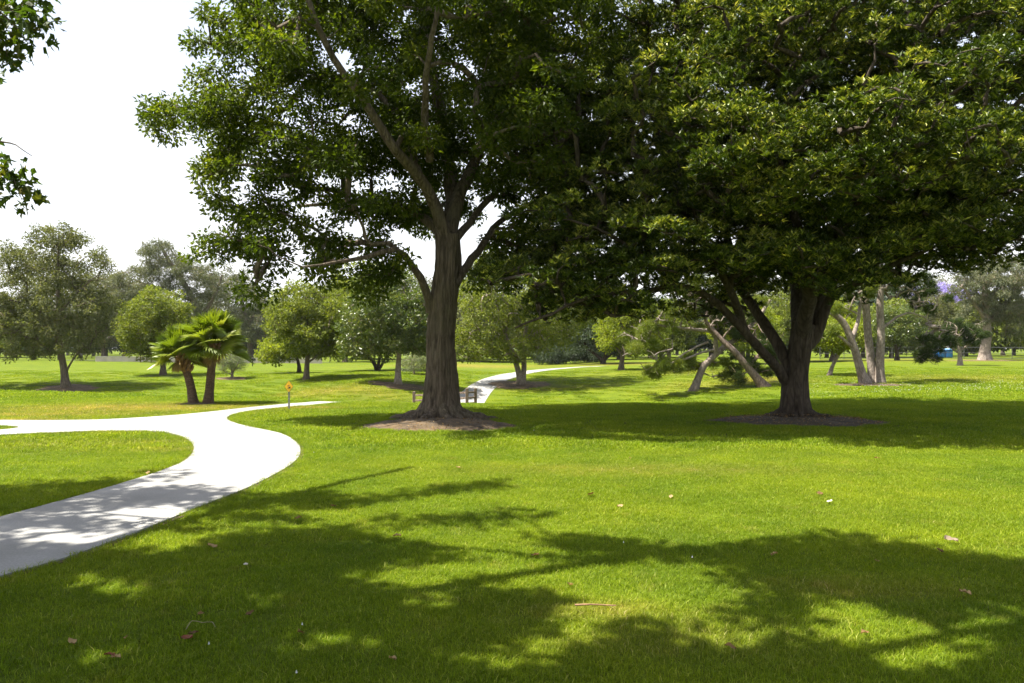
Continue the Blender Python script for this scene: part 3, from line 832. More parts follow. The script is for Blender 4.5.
# ---- the tall furrowed tree
px_tree('broad_tree', (440, 420), 'tall tree with thick furrowed upright trunk, standing in bare soil near the curving path', seed=11,
    limbs=[
        ([(440, 421, 0), (441, 380, 0), (441, 340, 0), (444, 300, 0), (447, 262, 0), (447, 235, 0)], 14.8, 12.6),
        ([(431, 312, 0), (426, 290, -.2), (413, 266, -.6), (395, 249, -1.0), (366, 257, -1.4), (338, 262, -1.8), (303, 267, -2.2)], 5.2, .9),
        ([(404, 257, -.8), (388, 243, -.9), (370, 244, -1.0), (363, 228, -1.1), (352, 205, -1.5)], 3.0, 1.0),
        ([(444, 240, 0), (432, 225, .2), (417, 214, .4), (390, 204, .8), (370, 201, 1.2), (330, 204, 1.6), (298, 206, 2.0)], 6.0, 1.5),
        ([(445, 238, -.1), (436, 208, -.3), (421, 180, -.8), (395, 150, -1.4), (370, 110, -1.8), (341, 70, -2.2), (312, 12, -2.6), (300, -40, -2.8)], 7.0, 1.8),
        ([(421, 182, -.8), (407, 140, -.4), (385, 100, 0), (350, 80, .4), (300, 72, .7), (268, 68, 1.0)], 4.5, 1.2),
        ([(447, 238, .1), (459, 197, .5), (475, 160, 1.2), (496, 108, 1.8), (508, 52, 2.2), (520, -40, 2.6)], 8.0, 2.5),
        ([(449, 236, .2), (451, 190, 1.0), (442, 120, 1.6), (430, 60, 1.8), (420, -20, 2.0), (410, -120, 2.0)], 8.5, 3.0),
        ([(450, 245, -.1), (463, 230, .3), (482, 207, .8), (501, 186, 1.4), (522, 150, 2.0), (530, 110, 2.4)], 4.6, 1.4),
        ([(455, 285, 0), (467, 266, .3), (479, 252, .6), (500, 222, 1.2), (540, 200, 1.8), (575, 190, 2.2)], 5.0, 1.4),
        ([(430, 160, -.8), (425, 110, -1.8), (430, 50, -2.6), (445, -20, -3.0)], 4.5, 1.6),
    ],
    blobs=[
        (185, 115, -.5, 30, 22, 1.0, 1.6), (222, 128, -.4, 38, 38, 1.4, 1.4), (254, 64, 0, 30, 40, 1.6, 1.2), (286, 24, .3, 46, 42, 2.2, 1),
        (252, 195, -.6, 46, 36, 1.3, 1.5), (240, 232, -.8, 32, 32, 1.0, 1.6), (258, 262, -1.0, 20, 34, .7, 2.0), (292, 240, -1.4, 36, 30, 1.2, 1.4),
        (320, 175, -.8, 56, 44, 2.2, 1), (310, 105, 0, 66, 56, 3.0, 1), (345, 245, -1.2, 34, 16, .8, 1.6), (362, 272, -.6, 38, 22, .9, 1.3),
        (380, 180, -.3, 62, 48, 2.6, .9), (385, 70, -1.2, 100, 80, 4.0, .8), (420, -60, 0, 170, 90, 5.0, .6), (470, 70, .8, 90, 90, 4.2, .8),
        (530, 130, -.4, 58, 70, 3.0, 1), (480, 170, 2.2, 60, 40, 1.6, .8), (545, 40, 0, 70, 80, 4.0, .8), (325, -50, .2, 90, 60, 4.0, .6),
        (540, 220, 1.2, 44, 34, 1.6, 1), (500, 262, 2.5, 32, 30, 1.0, .9), (420, 210, 2.4, 50, 30, 1.4, .6), (400, -170, 0, 140, 70, 4.6, .4)],
    n=250, spacing=.62, bough=(190, .85, .5, .95, 10, .75), avoid=open_front, per=165, rad=(.32, .60), kind='leaf', L=.115, W=.060, leaf=L_BIG, bark=B_TREE1, up=.5, droop=.25, flat=.70, tint_c=.4, extra=roots,
    sides=12, trunk_sides=110, trunk_shape=furrowed(5, .22, 1.9, 2.0, .42, 4), twig=.011, gain=.013, rmax=.07, trunk_step=.07, flare=.75)

# ---- the low spreading tree
px_tree('spreading_tree', (795, 418), 'low spreading tree with a fluted many limbed trunk and tufted dome of leaves', seed=23,
    limbs=[
        ([(794, 419, 0), (795, 395, 0), (797, 372, 0), (800, 350, 0), (803, 325, .1)], 13.4, 11.4),
        ([(795, 392, 0), (785, 378, -.1), (770, 360, -.4), (754, 342, -.7), (729, 315, -1.0), (702, 293, -1.4), (677, 286, -1.9), (647, 291, -2.4), (610, 294, -2.8), (582, 299, -3.0), (551, 313, -3.0), (515, 328, -2.9)], 5.8, .8),
        ([(796, 384, 0), (789, 368, .05), (779, 346, .25), (763, 321, .6), (746, 297, 1.0), (735, 275, 1.5), (728, 240, 2.0), (705, 190, 2.5), (690, 140, 3.0)], 6.8, 1.6),
        ([(801, 340, 0), (804, 320, -.3), (809, 300, -.7), (806, 260, -1.4), (795, 215, -2.2), (780, 160, -3.0)], 9.0, 2.0),
        ([(804, 345, .1), (814, 338, .2), (823, 314, .2), (829, 300, .1), (838, 291, -.2), (860, 282, -.6), (900, 262, -1.2), (945, 242, -1.6)], 8.0, 1.2),
        ([(806, 335, .3), (820, 300, 1.0), (832, 262, 1.8), (850, 215, 2.6), (874, 165, 3.2)], 8.0, 1.6),
        ([(800, 330, .3), (798, 290, 1.2), (792, 240, 2.2), (790, 170, 2.8), (800, 60, 2.6), (810, -40, 2.4)], 9.0, 2.2),
        ([(745, 332, -.6), (730, 290, -1.4), (705, 240, -2.2), (690, 200, -2.8)], 5.0, 1.2),
        ([(809, 300, -.7), (830, 250, -2.0), (860, 200, -3.2), (890, 160, -4.2)], 5.0, 1.2),
        ([(677, 286, -1.9), (650, 262, -2.4), (610, 235, -2.8), (570, 220, -3.0)], 3.2, 1.0),
    ],
    blobs=[
        (790, 210, .5, 150, 60, 4.0, 2.2), (800, 120, 1.5, 200, 80, 4.0, 1.6), (660, 220, .8, 90, 60, 3.0, 1.6), (930, 190, .8, 100, 64, 3.2, 1.5),
        (790, 195, 0, 250, 120, 6.3, 1.2), (790, 80, .6, 220, 120, 5.4, 1.1), (800, -70, 1.0, 200, 110, 4.6, .8), (700, 20, 1.5, 130, 110, 3.4, .9), (900, 20, 1.0, 130, 110, 3.8, .9), (990, 40, .5, 90, 100, 3.4, .9), (640, 90, .5, 70, 90, 2.6, .8),
        (590, 262, -1.0, 58, 46, 2.2, 1.8), (560, 300, -2.0, 50, 28, 1.6, 2.2), (620, 300, -2.4, 60, 22, 1.8, 1.8), (775, 282, 3.0, 60, 22, 1.6, 1.6), (800, 268, -2.6, 80, 22, 1.4, 1.4), (850, 284, 1.8, 56, 18, 1.4, 1.2), (750, 285, -1.5, 50, 20, 1.2, 1.2), (740, 270, 0, 60, 26, 2.0, 1.3), (645, 255, -2.5, 60, 40, 1.8, 1.2), (600, 180, -1.0, 60, 50, 2.2, 1.4), (572, 200, .8, 60, 80, 2.6, 2.0), (545, 120, 1.5, 40, 80, 2.4, 1.4),
        (670, 110, -3.6, 60, 34, 1.2, 1.6), (740, 140, -4.8, 70, 46, 1.2, 1.4), (830, 150, -5.2, 80, 50, 1.0, 1.4), (910, 160, -4.2, 70, 50, 1.4, 1.3),
        (985, 190, -2.0, 70, 70, 2.2, 1.2), (1020, 110, 0, 70, 80, 3.0, 1), (960, 238, -1.0, 80, 34, 2.0, 1.3), (1020, 250, 0, 50, 32, 2.0, 1.2),
        (880, 60, -2.5, 80, 50, 1.6, 1.3), (740, 50, -2.4, 60, 40, 1.6, 1.2), (720, 235, -3.2, 80, 36, 1.4, 1.1), (850, 250, -3.2, 90, 34, 1.4, 1.1), (540, 262, 0, 30, 40, 1.4, 1.0), (700, 300, 2.5, 60, 26, 1.4, .8), (940, 266, 1.6, 60, 14, 1.4, 1.3)],
    n=1450, spacing=.36, core=.82, bough=(240, 1.08, .65, 1.30, 22, .58), rmax=.06, per=185, rad=(.34, .60), kind='rosette', L=.128, W=.039, leaf=L_SPREAD, bark=B_DARK, flat=.6, tint_c=.35,
    sides=14, trunk_sides=56, trunk_shape=furrowed(5, .36, 1.5, 5.0, .24, 5), twig=.011, gain=.013, inner=.25, trunk_step=.12, flare=.34, extra=lambda a, b, c, e: roots(a, b, c, e, B_DARK, .72))

# ---- tree over the camera: only two sprays of it hang into view, the rest shades the lawn
SHADE = [(-260, 484), (0, 484), (50, 479), (110, 477), (150, 469), (176, 464), (180, 474), (150, 486), (205, 486), (280, 487), (250, 500), (300, 489), (345, 491), (400, 490), (515, 476), (500, 485), (425, 497), (350, 505), (385, 518),
         (440, 513), (515, 510), (545, 513), (500, 522), (440, 531), (520, 531), (560, 528), (640, 540), (700, 551), (740, 545), (800, 536), (850, 529), (920, 540), (1024, 558), (1180, 570), (1180, 730), (-260, 730)]
LIT = [(425, 533, 45, 6), (508, 546, 36, 6), (492, 571, 20, 8), (404, 576, 46, 7), (430, 600, 20, 6), (555, 576, 38, 11), (640, 574, 80, 10), (600, 613, 38, 9), (572, 628, 24, 9), (165, 543, 26, 6), (128, 588, 26, 8), (97, 652, 26, 8), (840, 617, 32, 14), (927, 634, 60, 8), (1005, 626, 20, 10), (652, 605, 26, 8), (930, 662, 50, 8), (60, 540, 40, 6), (170, 517, 60, 6), (480, 500, 40, 5), (700, 600, 50, 8), (330, 640, 30, 7), (740, 640, 36, 9), (260, 600, 26, 6), (500, 660, 36, 8)]
def overhanging():
    rng = np.random.default_rng(77)
    base = np.array([-8.6, 2.2, float(H(-8.6, 2.2))])
    root = thing('overhanging_tree', Vector(base), 'leafy branches with lobed leaves hanging in from beside the sky', 'tree')
    C = []
    tries = 0
    while tries < 70000 and len(C) < 1700:
        tries += 1
        px = rng.uniform(-250, 1180); d = 1 / rng.uniform(1 / 11.0, 1 / 3.3); x = (px - 512) / F * d
        py = 347 + CAM_H * F / d
        if not in_poly(SHADE, np.array([px]), np.array([py]))[0]: continue
        gx, gy = .22 * F / d, .22 * CAM_H * F / d ** 2
        if any(((px - a) / (rx + gx)) ** 2 + ((py - b) / (ry + gy)) ** 2 < 1 for a, b, rx, ry in LIT): continue
        if not in_poly(SHADE, np.array([px, px]), np.array([py - gy, py - gy * .5])).all(): continue
        zmin = 4.6 + .46 * d
        z = zmin + rng.random() ** 1.3 * 2.6
        q = np.array([x, d, 0]) + TO_SUN * z / TO_SUN[2]
        if C and np.min(np.sum((np.array(C) - q) ** 2, 1)) < .22 ** 2: continue
        C.append(q)
    # crown behind and above the camera
    for _ in range(320):
        d = nrm(rng.normal(size=3)); q = np.array([-7.5, .0, 8.5]) + d * np.array([5.0, 5.0, 3.0])
        if q[1] < 2.0 and q[2] > 5: C.append(q)
    # the two sprays in view
    sprays = []
    for a, b, o, rr in [(8, 16, 7.4, .20), (30, 14, 7.3, .20), (44, 22, 7.3, .16), (46, 38, 7.3, .08), (24, 40, 7.4, .14), (8, 48, 7.5, .18), (4, 68, 7.5, .14), (14, 2, 7.4, .18), (-12, 30, 7.5, .30), (40, 2, 7.3, .14), (-20, 0, 7.5, .35),
                        (4, 168, 7.0, .13), (18, 170, 7.0, .12), (14, 186, 7.0, .14), (24, 196, 7.0, .11), (22, 206, 7.0, .06), (30, 184, 7.0, .06), (2, 186, 7.0, .14), (-14, 176, 7.1, .22), (-34, 160, 7.2, .3)]:
        sprays.append((P(a, b, o), rr))
    C = np.array(C); keep = np.ones(len(C), bool)
    for q, rr in sprays[:19]:
        w = C - q; t = w @ TO_SUN
        keep &= ~((t > 0) & (np.linalg.norm(w - t[:, None] * TO_SUN, axis=1) < .42))
    C = C[keep]
    C = np.array(C) - base
    trunk = limb([np.array([0, 0, -.2]), (.1, .1, 2.0), (.3, .2, 3.6), (.5, .3, 5.0)], .42, .30, .2)
    r = trunk[1] * (1 + .6 * np.exp(-np.clip(trunk[0][:, 2], 0, None) / .4)); trunk = (trunk[0], r)
    limbs = [trunk]
    for pts, r0 in [([(.4, .3, 4.6), (2.5, 1.6, 6.4), (4.5, 3.0, 7.6), (6.5, 4.2, 8.6)], .19), ([(.5, .3, 5.0), (1.4, 3.2, 6.6), (2.0, 6.0, 8.0), (2.6, 8.2, 9.2)], .18),
                    ([(.4, .3, 4.4), (3.2, .6, 6.0), (6.0, 1.4, 7.0), (8.4, 2.4, 7.8)], .17), ([(.5, .3, 5.0), (.5, -.8, 7.0), (.8, -2.0, 9.0)], .18), ([(.4, .3, 4.8), (-1.5, 2.4, 7.0), (-3.0, 4.6, 9.0)], .16)]:
        limbs.append(limb([np.array(p, float) for p in pts], r0, .05, .3, .02, rng))
    link('trunk', build_mesh('overhanging_trunk', sum([tube_parts(p, r, 14, 0) for p, r in limbs], []), [B_GREY]), root)
    Rad = .17 + .17 * rng.random(len(C))
    parts = grow([(p[len(p) // 3:], r[len(p) // 3:]) for p, r in limbs], C, rng, .008, 1, gain=.010, rmax=.09)
    parts.append(clump_leaves(C, Rad, 24, rng, 'leaf', .15, .12, 0, .7, .2, .55))
    SC = np.array([s for s, _ in sprays]) - base; SR = np.array([r for _, r in sprays])
    for chain in ([(-150, -60, 7.8), (-60, -14, 7.5), (-12, 4, 7.4), (18, 12, 7.35), (46, 26, 7.3)], [(-60, -14, 7.5), (-14, 24, 7.5), (6, 44, 7.45), (6, 66, 7.5)], [(-12, 4, 7.4), (16, 26, 7.4), (26, 42, 7.4)],
                  [(-200, 90, 7.6), (-100, 130, 7.3), (-40, 150, 7.1), (0, 166, 7.0), (14, 180, 7.0), (22, 200, 7.0)], [(-40, 138, 7.1), (0, 142, 7.0), (16, 145, 7.0), (32, 156, 7.0)]):
        p, r = limb([P(*q) - base for q in chain], .014, .003, .12, .004, rng)
        parts += tube_parts(p, r, 5, 1, None, False)
    p, r = limb([limbs[1][0][-6], P(-400, -160, 8.2) - base, P(-150, -60, 7.8) - base], .04, .014, .2); parts += tube_parts(p, r, 5, 1, None, False)
    p, r = limb([limbs[2][0][-8], P(-420, 40, 8.0) - base, P(-200, 90, 7.6) - base], .04, .014, .2); parts += tube_parts(p, r, 5, 1, None, False)
    parts.append(clump_leaves(SC, SR, 26, rng, 'maple', .100, .080, 0, .15, .75, 1.1))
    link('crown', build_mesh('overhanging_crown', parts, [L_MAPLE, B_GREY]), root)
overhanging()

def leaf_litter():
    rng = np.random.default_rng(12); B = []
    for poly, n in zip(BEDS, (520, 900, 260, 200, 200, 40, 60, 160, 120)):
        A = np.array(poly); c = A.mean(0)
        a = rng.integers(0, len(A), n); t = np.sqrt(rng.random(n)) * 1.06
        xy = c + (A[a] - c) * t[:, None]
        z = H(xy[:, 0], xy[:, 1]) + .02 + .11 * (1 - np.clip(t, 0, 1) ** 2)
        B.append(np.column_stack([xy, z]))
    B = np.vstack(B); m = len(B)
    ax = rng.normal(size=(m, 3)) * np.array([1, 1, .25])
    p = leaf_part(B, ax, np.array([0, 0, 1.]) + rng.normal(size=(m, 3)) * .35, .03 + .05 * rng.random(m), .014 + .022 * rng.random(m), T_LEAF, F_LEAF, rng.random(m), 0)
    tag(link('leaf_litter', build_mesh('leaf_litter', [p], [L_DEAD])), 'dry leaf litter strewn over the bare soil under the trees', 'leaf litter', kind='stuff')
leaf_litter()

# ---- trees across the dip and beyond
px_tree('sycamore_tree', (65, 388), 'airy dusty olive tree with thin straight trunk, tallest on the sky side of the palms', seed=31, dmin=38,
    limbs=[([(66, 389, 0), (64, 370, 0), (60, 345, 0), (58, 310, 0), (58, 270, 0), (59, 232, 0)], 4.0, .7),
           ([(66, 372, 0), (74, 358, -.3), (84, 345, -.6)], 1.2, .5), ([(60, 340, 0), (36, 315, .5), (18, 290, .8)], 1.6, .5), ([(58, 315, 0), (80, 290, -.6), (98, 275, -1)], 1.5, .5)],
    blobs=[(60, 236, 0, 26, 18, 1.2, 1.4), (36, 256, 0, 30, 20, 1.6, 1.2), (82, 262, 0, 24, 18, 1.4, 1.1), (10, 285, 0, 30, 36, 2, 1), (60, 300, 0, 46, 34, 2.4, .9), (92, 310, 0, 22, 26, 1.6, .9), (20, 330, 0, 40, 30, 2.2, 1), (70, 335, 0, 36, 22, 2, .8), (-20, 320, 0, 30, 40, 2, 1)],
    n=380, spacing=.40, per=120, rad=(.30, .58), L=.15, W=.085, leaf=L_OLIVE, bark=B_GREY, up=.3, droop=.3, flat=.8, twig=.014)

px_tree('round_tree', (163, 375), 'light green round topped tree on a short trunk just behind the fan palms', seed=32, dmin=45,
    limbs=[([(163, 376, 0), (163, 360, 0), (161, 340, 0), (158, 315, 0)], 3.0, 1.2), ([(162, 350, 0), (145, 330, .4), (135, 318, .6)], 1.4, .5), ([(161, 345, 0), (172, 325, -.4), (178, 310, -.5)], 1.4, .5)],
    blobs=[(155, 312, 0, 34, 24, 2.4, 1), (145, 332, 0, 26, 20, 2, 1), (172, 325, 0, 22, 30, 2, 1), (150, 345, 0, 24, 12, 1.6, .8)],
    n=260, spacing=.38, per=80, rad=(.38, .58), L=.17, W=.11, leaf=L_LIGHT, bark=B_GREY, droop=.1, twig=.014)

px_tree('olive_tree', (232, 378.5), 'small silvery grey shrub like tree beside the bigger fan palm', seed=33, dmin=42,
    limbs=[([(232, 379, 0), (232, 370, 0), (230, 360, 0)], 1.4, .7), ([(232, 374, 0), (238, 364, 0), (240, 358, .2)], .9, .4)],
    blobs=[(231, 360, 0, 15, 14, .9, 1), (233, 352, 0, 9, 8, .5, 1), (226, 366, 0, 9, 6, .5, 1)], n=120, spacing=.18, per=60, rad=(.18, .30), L=.12, W=.03, leaf=L_SILV, bark=B_PALE, up=.1, twig=.008)

px_tree('round_tree', (306, 380), 'mid green leafy tree standing behind the yellow warning sign', seed=34, dmin=40,
    limbs=[([(306, 381, 0), (307, 365, 0), (308, 340, 0), (306, 310, 0)], 3.0, 1.2), ([(307, 364, 0), (318, 354, -.3), (326, 340, -.4)], 1.3, .5), ([(308, 345, 0), (292, 325, .4), (284, 310, .5)], 1.4, .5)],
    blobs=[(302, 298, 0, 28, 18, 2, 1.2), (308, 325, 0, 42, 26, 2.6, 1), (290, 318, 0, 26, 24, 2, 1), (322, 340, 0, 28, 16, 2, 1), (312, 350, 0, 30, 8, 1.6, .8), (332, 315, 0, 20, 24, 1.8, 1)],
    n=330, spacing=.36, per=80, rad=(.36, .56), L=.17, W=.10, leaf=L_LIGHT, bark=B_GREY, droop=.25, twig=.013)

px_tree('low_tree', (288, 373), 'low flat yellow green tree behind the trunk with the yellow sign', seed=35, dmin=50,
    limbs=[([(299, 374, 0), (299, 366, 0), (296, 356, 0), (290, 348, 0)], 2.2, 1.0)],
    blobs=[(284, 349, 0, 22, 12, 2.0, 1), (276, 355, 0, 16, 8, 1.4, 1), (296, 344, 0, 14, 8, 1.4, 1)], n=130, spacing=.32, per=70, rad=(.32, .5), L=.18, W=.11, leaf=L_YEL, bark=B_DARK, twig=.013)

px_tree('magnolia_tree', (398, 385), 'glossy leaved tree with a short pale trunk, its crown touching the furrowed trunk', seed=36, dmin=36,
    limbs=[([(398, 386, 0), (398, 370, 0), (399, 352, 0), (398, 325, 0)], 3.6, 1.5), ([(399, 352, 0), (384, 335, .3), (370, 320, .4)], 1.6, .6), ([(399, 346, 0), (414, 325, -.3), (424, 315, -.4)], 1.6, .6)],
    blobs=[(392, 300, 0, 40, 34, 2.2, 1), (372, 325, 0, 34, 28, 2, 1), (415, 325, 0, 28, 28, 1.8, 1), (398, 338, 0, 40, 14, 1.8, 1), (362, 346, 0, 20, 12, 1.4, 1), (420, 345, 0, 18, 10, 1.2, 1)],
    n=330, spacing=.34, per=80, rad=(.34, .52), L=.20, W=.10, leaf=L_MAG, bark=B_PALE, up=.2, twig=.013)

px_tree('magnolia_tree', (378, 370.5), 'dark many stemmed tree seen behind the pale trunked glossy tree', seed=37, dmin=50,
    limbs=[([(378, 371, 0), (373, 362, 0), (362, 350, 0), (352, 338, 0)], 2.0, .9), ([(379, 369, 0), (386, 358, .3), (394, 345, .5)], 1.7, .7), ([(378, 368, 0), (380, 350, -.4), (378, 320, -.6)], 1.7, .7), ([(376, 366, 0), (360, 340, 1), (345, 300, 1)], 1.6, .6)],
    blobs=[(362, 300, 0, 34, 40, 3, 1), (350, 335, 0, 26, 24, 2.4, 1), (392, 335, 0, 26, 24, 2.4, 1), (385, 290, 0, 30, 30, 2.4, .8)],
    n=240, spacing=.5, per=80, rad=(.5, .75), L=.26, W=.14, leaf=L_LIGHT, bark=B_DARK, twig=.016)

px_tree('silver_shrub', (414, 374), 'small silvery bush between the pale trunk and the furrowed trunk', cat='shrub', seed=38, dmin=42,
    limbs=[([(414, 375, 0), (414, 368, 0), (413, 360, 0)], 1.0, .5)],
    blobs=[(414, 364, 0, 15, 11, .9, 1), (418, 358, 0, 9, 7, .6, 1)], n=110, spacing=.18, per=60, rad=(.18, .30), L=.12, W=.03, leaf=L_SILV, bark=B_PALE, up=.1, twig=.008)

px_tree('twin_stem_tree', (520, 385), 'tree with two pale stems in a V beside the far path', seed=39, dmin=40,
    limbs=[([(521, 386, 0), (518, 370, 0), (512, 352, 0), (504, 330, 0), (496, 300, .3)], 3.2, 1.3), ([(523, 384, 0), (524, 365, .2), (524, 345, .3), (528, 315, .4), (532, 285, .5)], 3.0, 1.2), ([(512, 350, 0), (490, 325, -.5), (478, 305, -.8)], 1.5, .5), ([(525, 345, .3), (548, 320, .3), (565, 305, .3)], 1.5, .5)],
    blobs=[(520, 285, 0, 66, 40, 3.4, 1), (490, 320, 0, 34, 34, 2.4, 1), (545, 320, 0, 40, 28, 2.4, 1), (475, 345, 0, 24, 16, 1.6, 1.1), (520, 340, 0, 50, 16, 2.4, .9), (580, 300, 0, 30, 24, 2, 1), (505, 355, 0, 22, 8, 1.2, .8)],
    n=460, spacing=.38, per=80, rad=(.38, .58), L=.17, W=.09, leaf=L_LIGHT, bark=B_PALE, droop=.35, twig=.014, tint_c=.2)

for i, (bx, by, rx, rz, dm, lab) in enumerate([(556, 364.5, 26, 12, 62, 'dense dark green bush behind the twin stemmed tree'), (588, 362.5, 22, 13, 66, 'bluish dark bush next to the path bend, lower of the bushes'), (580, 356, 14, 10, 80, 'dark rounded bush showing above the bluish bush')]):
    px_tree('shrub', (bx, by), lab, cat='shrub', seed=50 + i, dmin=dm, limbs=[([(bx, by + 1, 0), (bx, by - 6, 0), (bx + 1, by - 12, 0)], 1.2, .6)],
        blobs=[(bx - rx * .35, by - rz * .8, 0, rx * .6, rz * .8, 1.8, 1), (bx + rx * .3, by - rz * 1.0, 0, rx * .6, rz * .9, 1.8, 1), (bx, by - rz * .45, .0, rx * .85, rz * .5, 1.8, 1)],
        n=150, spacing=.4, per=70, rad=(.4, .6), L=.22, W=.10, leaf=L_DARK, bark=B_DARK, twig=.014)

px_tree('dark_tree', (602, 364), 'dark tree with low crooked limbs at the far bend of the path', seed=53, dmin=68,
    limbs=[([(604, 365, 0), (600, 358, 0), (590, 350, 0), (582, 340, 0)], 2.2, 1.0), ([(604, 362, 0), (606, 350, 0), (604, 335, .5), (600, 315, .8)], 2.0, .9), ([(603, 361, 0), (616, 350, .2), (626, 340, .4)], 1.6, .7)],
    blobs=[(600, 325, 0, 30, 24, 3, 1), (582, 338, 0, 18, 14, 2, 1), (618, 338, 0, 22, 16, 2.4, 1)], n=170, spacing=.6, per=70, rad=(.6, .85), L=.32, W=.16, leaf=L_DARK, bark=B_DARK, twig=.02)

px_tree('round_tree', (622, 370), 'bright yellow green tree beyond the far path, thin trunk', seed=54, dmin=50,
    limbs=[([(621, 371, 0), (622, 360, 0), (624, 345, 0), (622, 325, 0)], 2.8, 1.1), ([(622, 355, 0), (612, 343, 0), (604, 335, .2)], 1.3, .5)],
    blobs=[(620, 325, 0, 26, 20, 2.2, 1), (612, 340, 0, 18, 10, 1.6, 1), (640, 335, 0, 22, 22, 2, 1), (632, 310, .5, 24, 18, 2, 1)],
    n=200, spacing=.42, per=75, rad=(.42, .62), L=.20, W=.13, leaf=L_YEL, bark=B_GREY, twig=.015)

for bx, by, top, w, lf, dm, lab, sd in [(668, 363, 300, 30, L_LIGHT, 70, 'sunlit green tree between the yellow green tree and the leaning pines', 1), (742, 364, 296, 34, L_YEL, 66, 'sunlit yellow green tree showing between the limbs of the spreading tree', 2), (790, 362, 285, 34, L_LIGHT, 72, 'tall sunlit green tree directly behind the fluted trunk', 3),
        (545, 361, 268, 34, L_LIGHT, 74, 'tall pale green tree rising behind the dark bushes', 4), (470, 361, 272, 32, L_LIGHT, 76, 'pale green tree just clear of the furrowed trunk on its far side', 5), (832, 361, 300, 28, L_YEL, 70, 'sunlit yellowish tree behind the slim leaning tree', 6), (345, 362, 275, 36, L_OLIVE, 78, 'tall olive tree standing behind the two sign side trees', 7), (930, 358, 288, 30, L_OLIVE, 86, 'olive tree crowded in behind the violet blossom', 8)]:
    hh = by - top
    px_tree('round_tree', (bx, by), lab, seed=400 + sd, dmin=dm, limbs=[([(bx, by + 1, 0), (bx + 1, by - hh * .2, 0), (bx - 1, by - hh * .45, 0), (bx, by - hh * .75, 0)], 2.4, 1.0), ([(bx, by - hh * .25, 0), (bx - w * .3, by - hh * .5, .3)], 1.2, .5), ([(bx, by - hh * .3, 0), (bx + w * .35, by - hh * .55, .3)], 1.2, .5)],
        blobs=[(bx, top + hh * .25, 0, w * .7, hh * .25, 3, 1), (bx - w * .4, top + hh * .5, 0, w * .65, hh * .22, 3, 1), (bx + w * .4, top + hh * .45, 0, w * .65, hh * .24, 3, 1), (bx, top + hh * .66, 0, w * .9, hh * .14, 3, .8)],
        n=240, spacing=.5, per=75, rad=(.45, .75), L=.26, W=.15, leaf=lf, bark=B_GREY, droop=.25, twig=.016)

# leaning pines beyond the spreading tree
px_tree('leaning_pine', (694, 391), 'pine leaning towards the spreading tree with pale bent trunk and broken grey branches', seed=61, dmin=25,
    limbs=[([(693, 392, 0), (698, 379, 0), (704, 366, 0), (713, 357, 0), (724, 347, .2), (740, 336, .4), (758, 318, .7), (770, 300, 1)], 3.9, 1.6),
           ([(715, 356, 0), (716, 344, -.1), (713, 333, -.2), (700, 330, -.4), (680, 328, -.7), (655, 325, -1)], 2.6, 1.0),
           ([(713, 350, -.1), (700, 353, -.5), (688, 358, -.9), (676, 362, -1.2), (660, 364, -1.5)], 1.3, .7),
           ([(708, 342, -.2), (696, 347, -.6), (684, 354, -1.1), (674, 362, -1.4)], 1.2, .6), ([(716, 340, -.1), (706, 300, .4), (690, 270, .8)], 1.8, .8)],
    blobs=[(650, 350, -.9, 30, 22, 1.2, 1.2), (640, 335, -.8, 24, 16, 1.2, 1.1), (662, 368, -1.2, 18, 10, .8, 1.3), (692, 366, .6, 20, 14, .9, .9), (716, 370, .8, 18, 14, .8, .9), (700, 312, 0, 44, 20, 1.6, 1), (735, 312, 1, 40, 22, 1.4, .8), (670, 318, -.6, 34, 16, 1.4, 1), (700, 285, .6, 44, 20, 1.6, .8)],
    n=400, spacing=.24, per=120, rad=(.26, .44), kind='needle', L=.24, W=.018, leaf=L_PINE, bark=B_PALE, twig=.012, flat=.8, inner=.2)
px_tree('leaning_pine', (766, 387.5), 'brown trunked pine leaning away from the spreading tree', seed=62, dmin=27,
    limbs=[([(766, 388.5, 0), (755, 376, 0), (744, 363, 0), (735, 352, 0), (722, 340, .2), (706, 322, .4)], 4.6, 2.2), ([(748, 368, 0), (762, 350, .4), (772, 330, .6)], 2.0, .8)],
    blobs=[(744, 368, .6, 18, 14, .8, 1.2), (770, 362, .6, 16, 20, .9, 1.2), (760, 340, .6, 26, 18, 1.0, 1), (735, 325, .6, 30, 14, 1.2, 1), (690, 300, .6, 40, 24, 1.4, .8)],
    n=230, spacing=.26, per=120, rad=(.26, .44), kind='needle', L=.24, W=.018, leaf=L_PINED, bark=B_PINE, twig=.012, flat=.8, inner=.2)

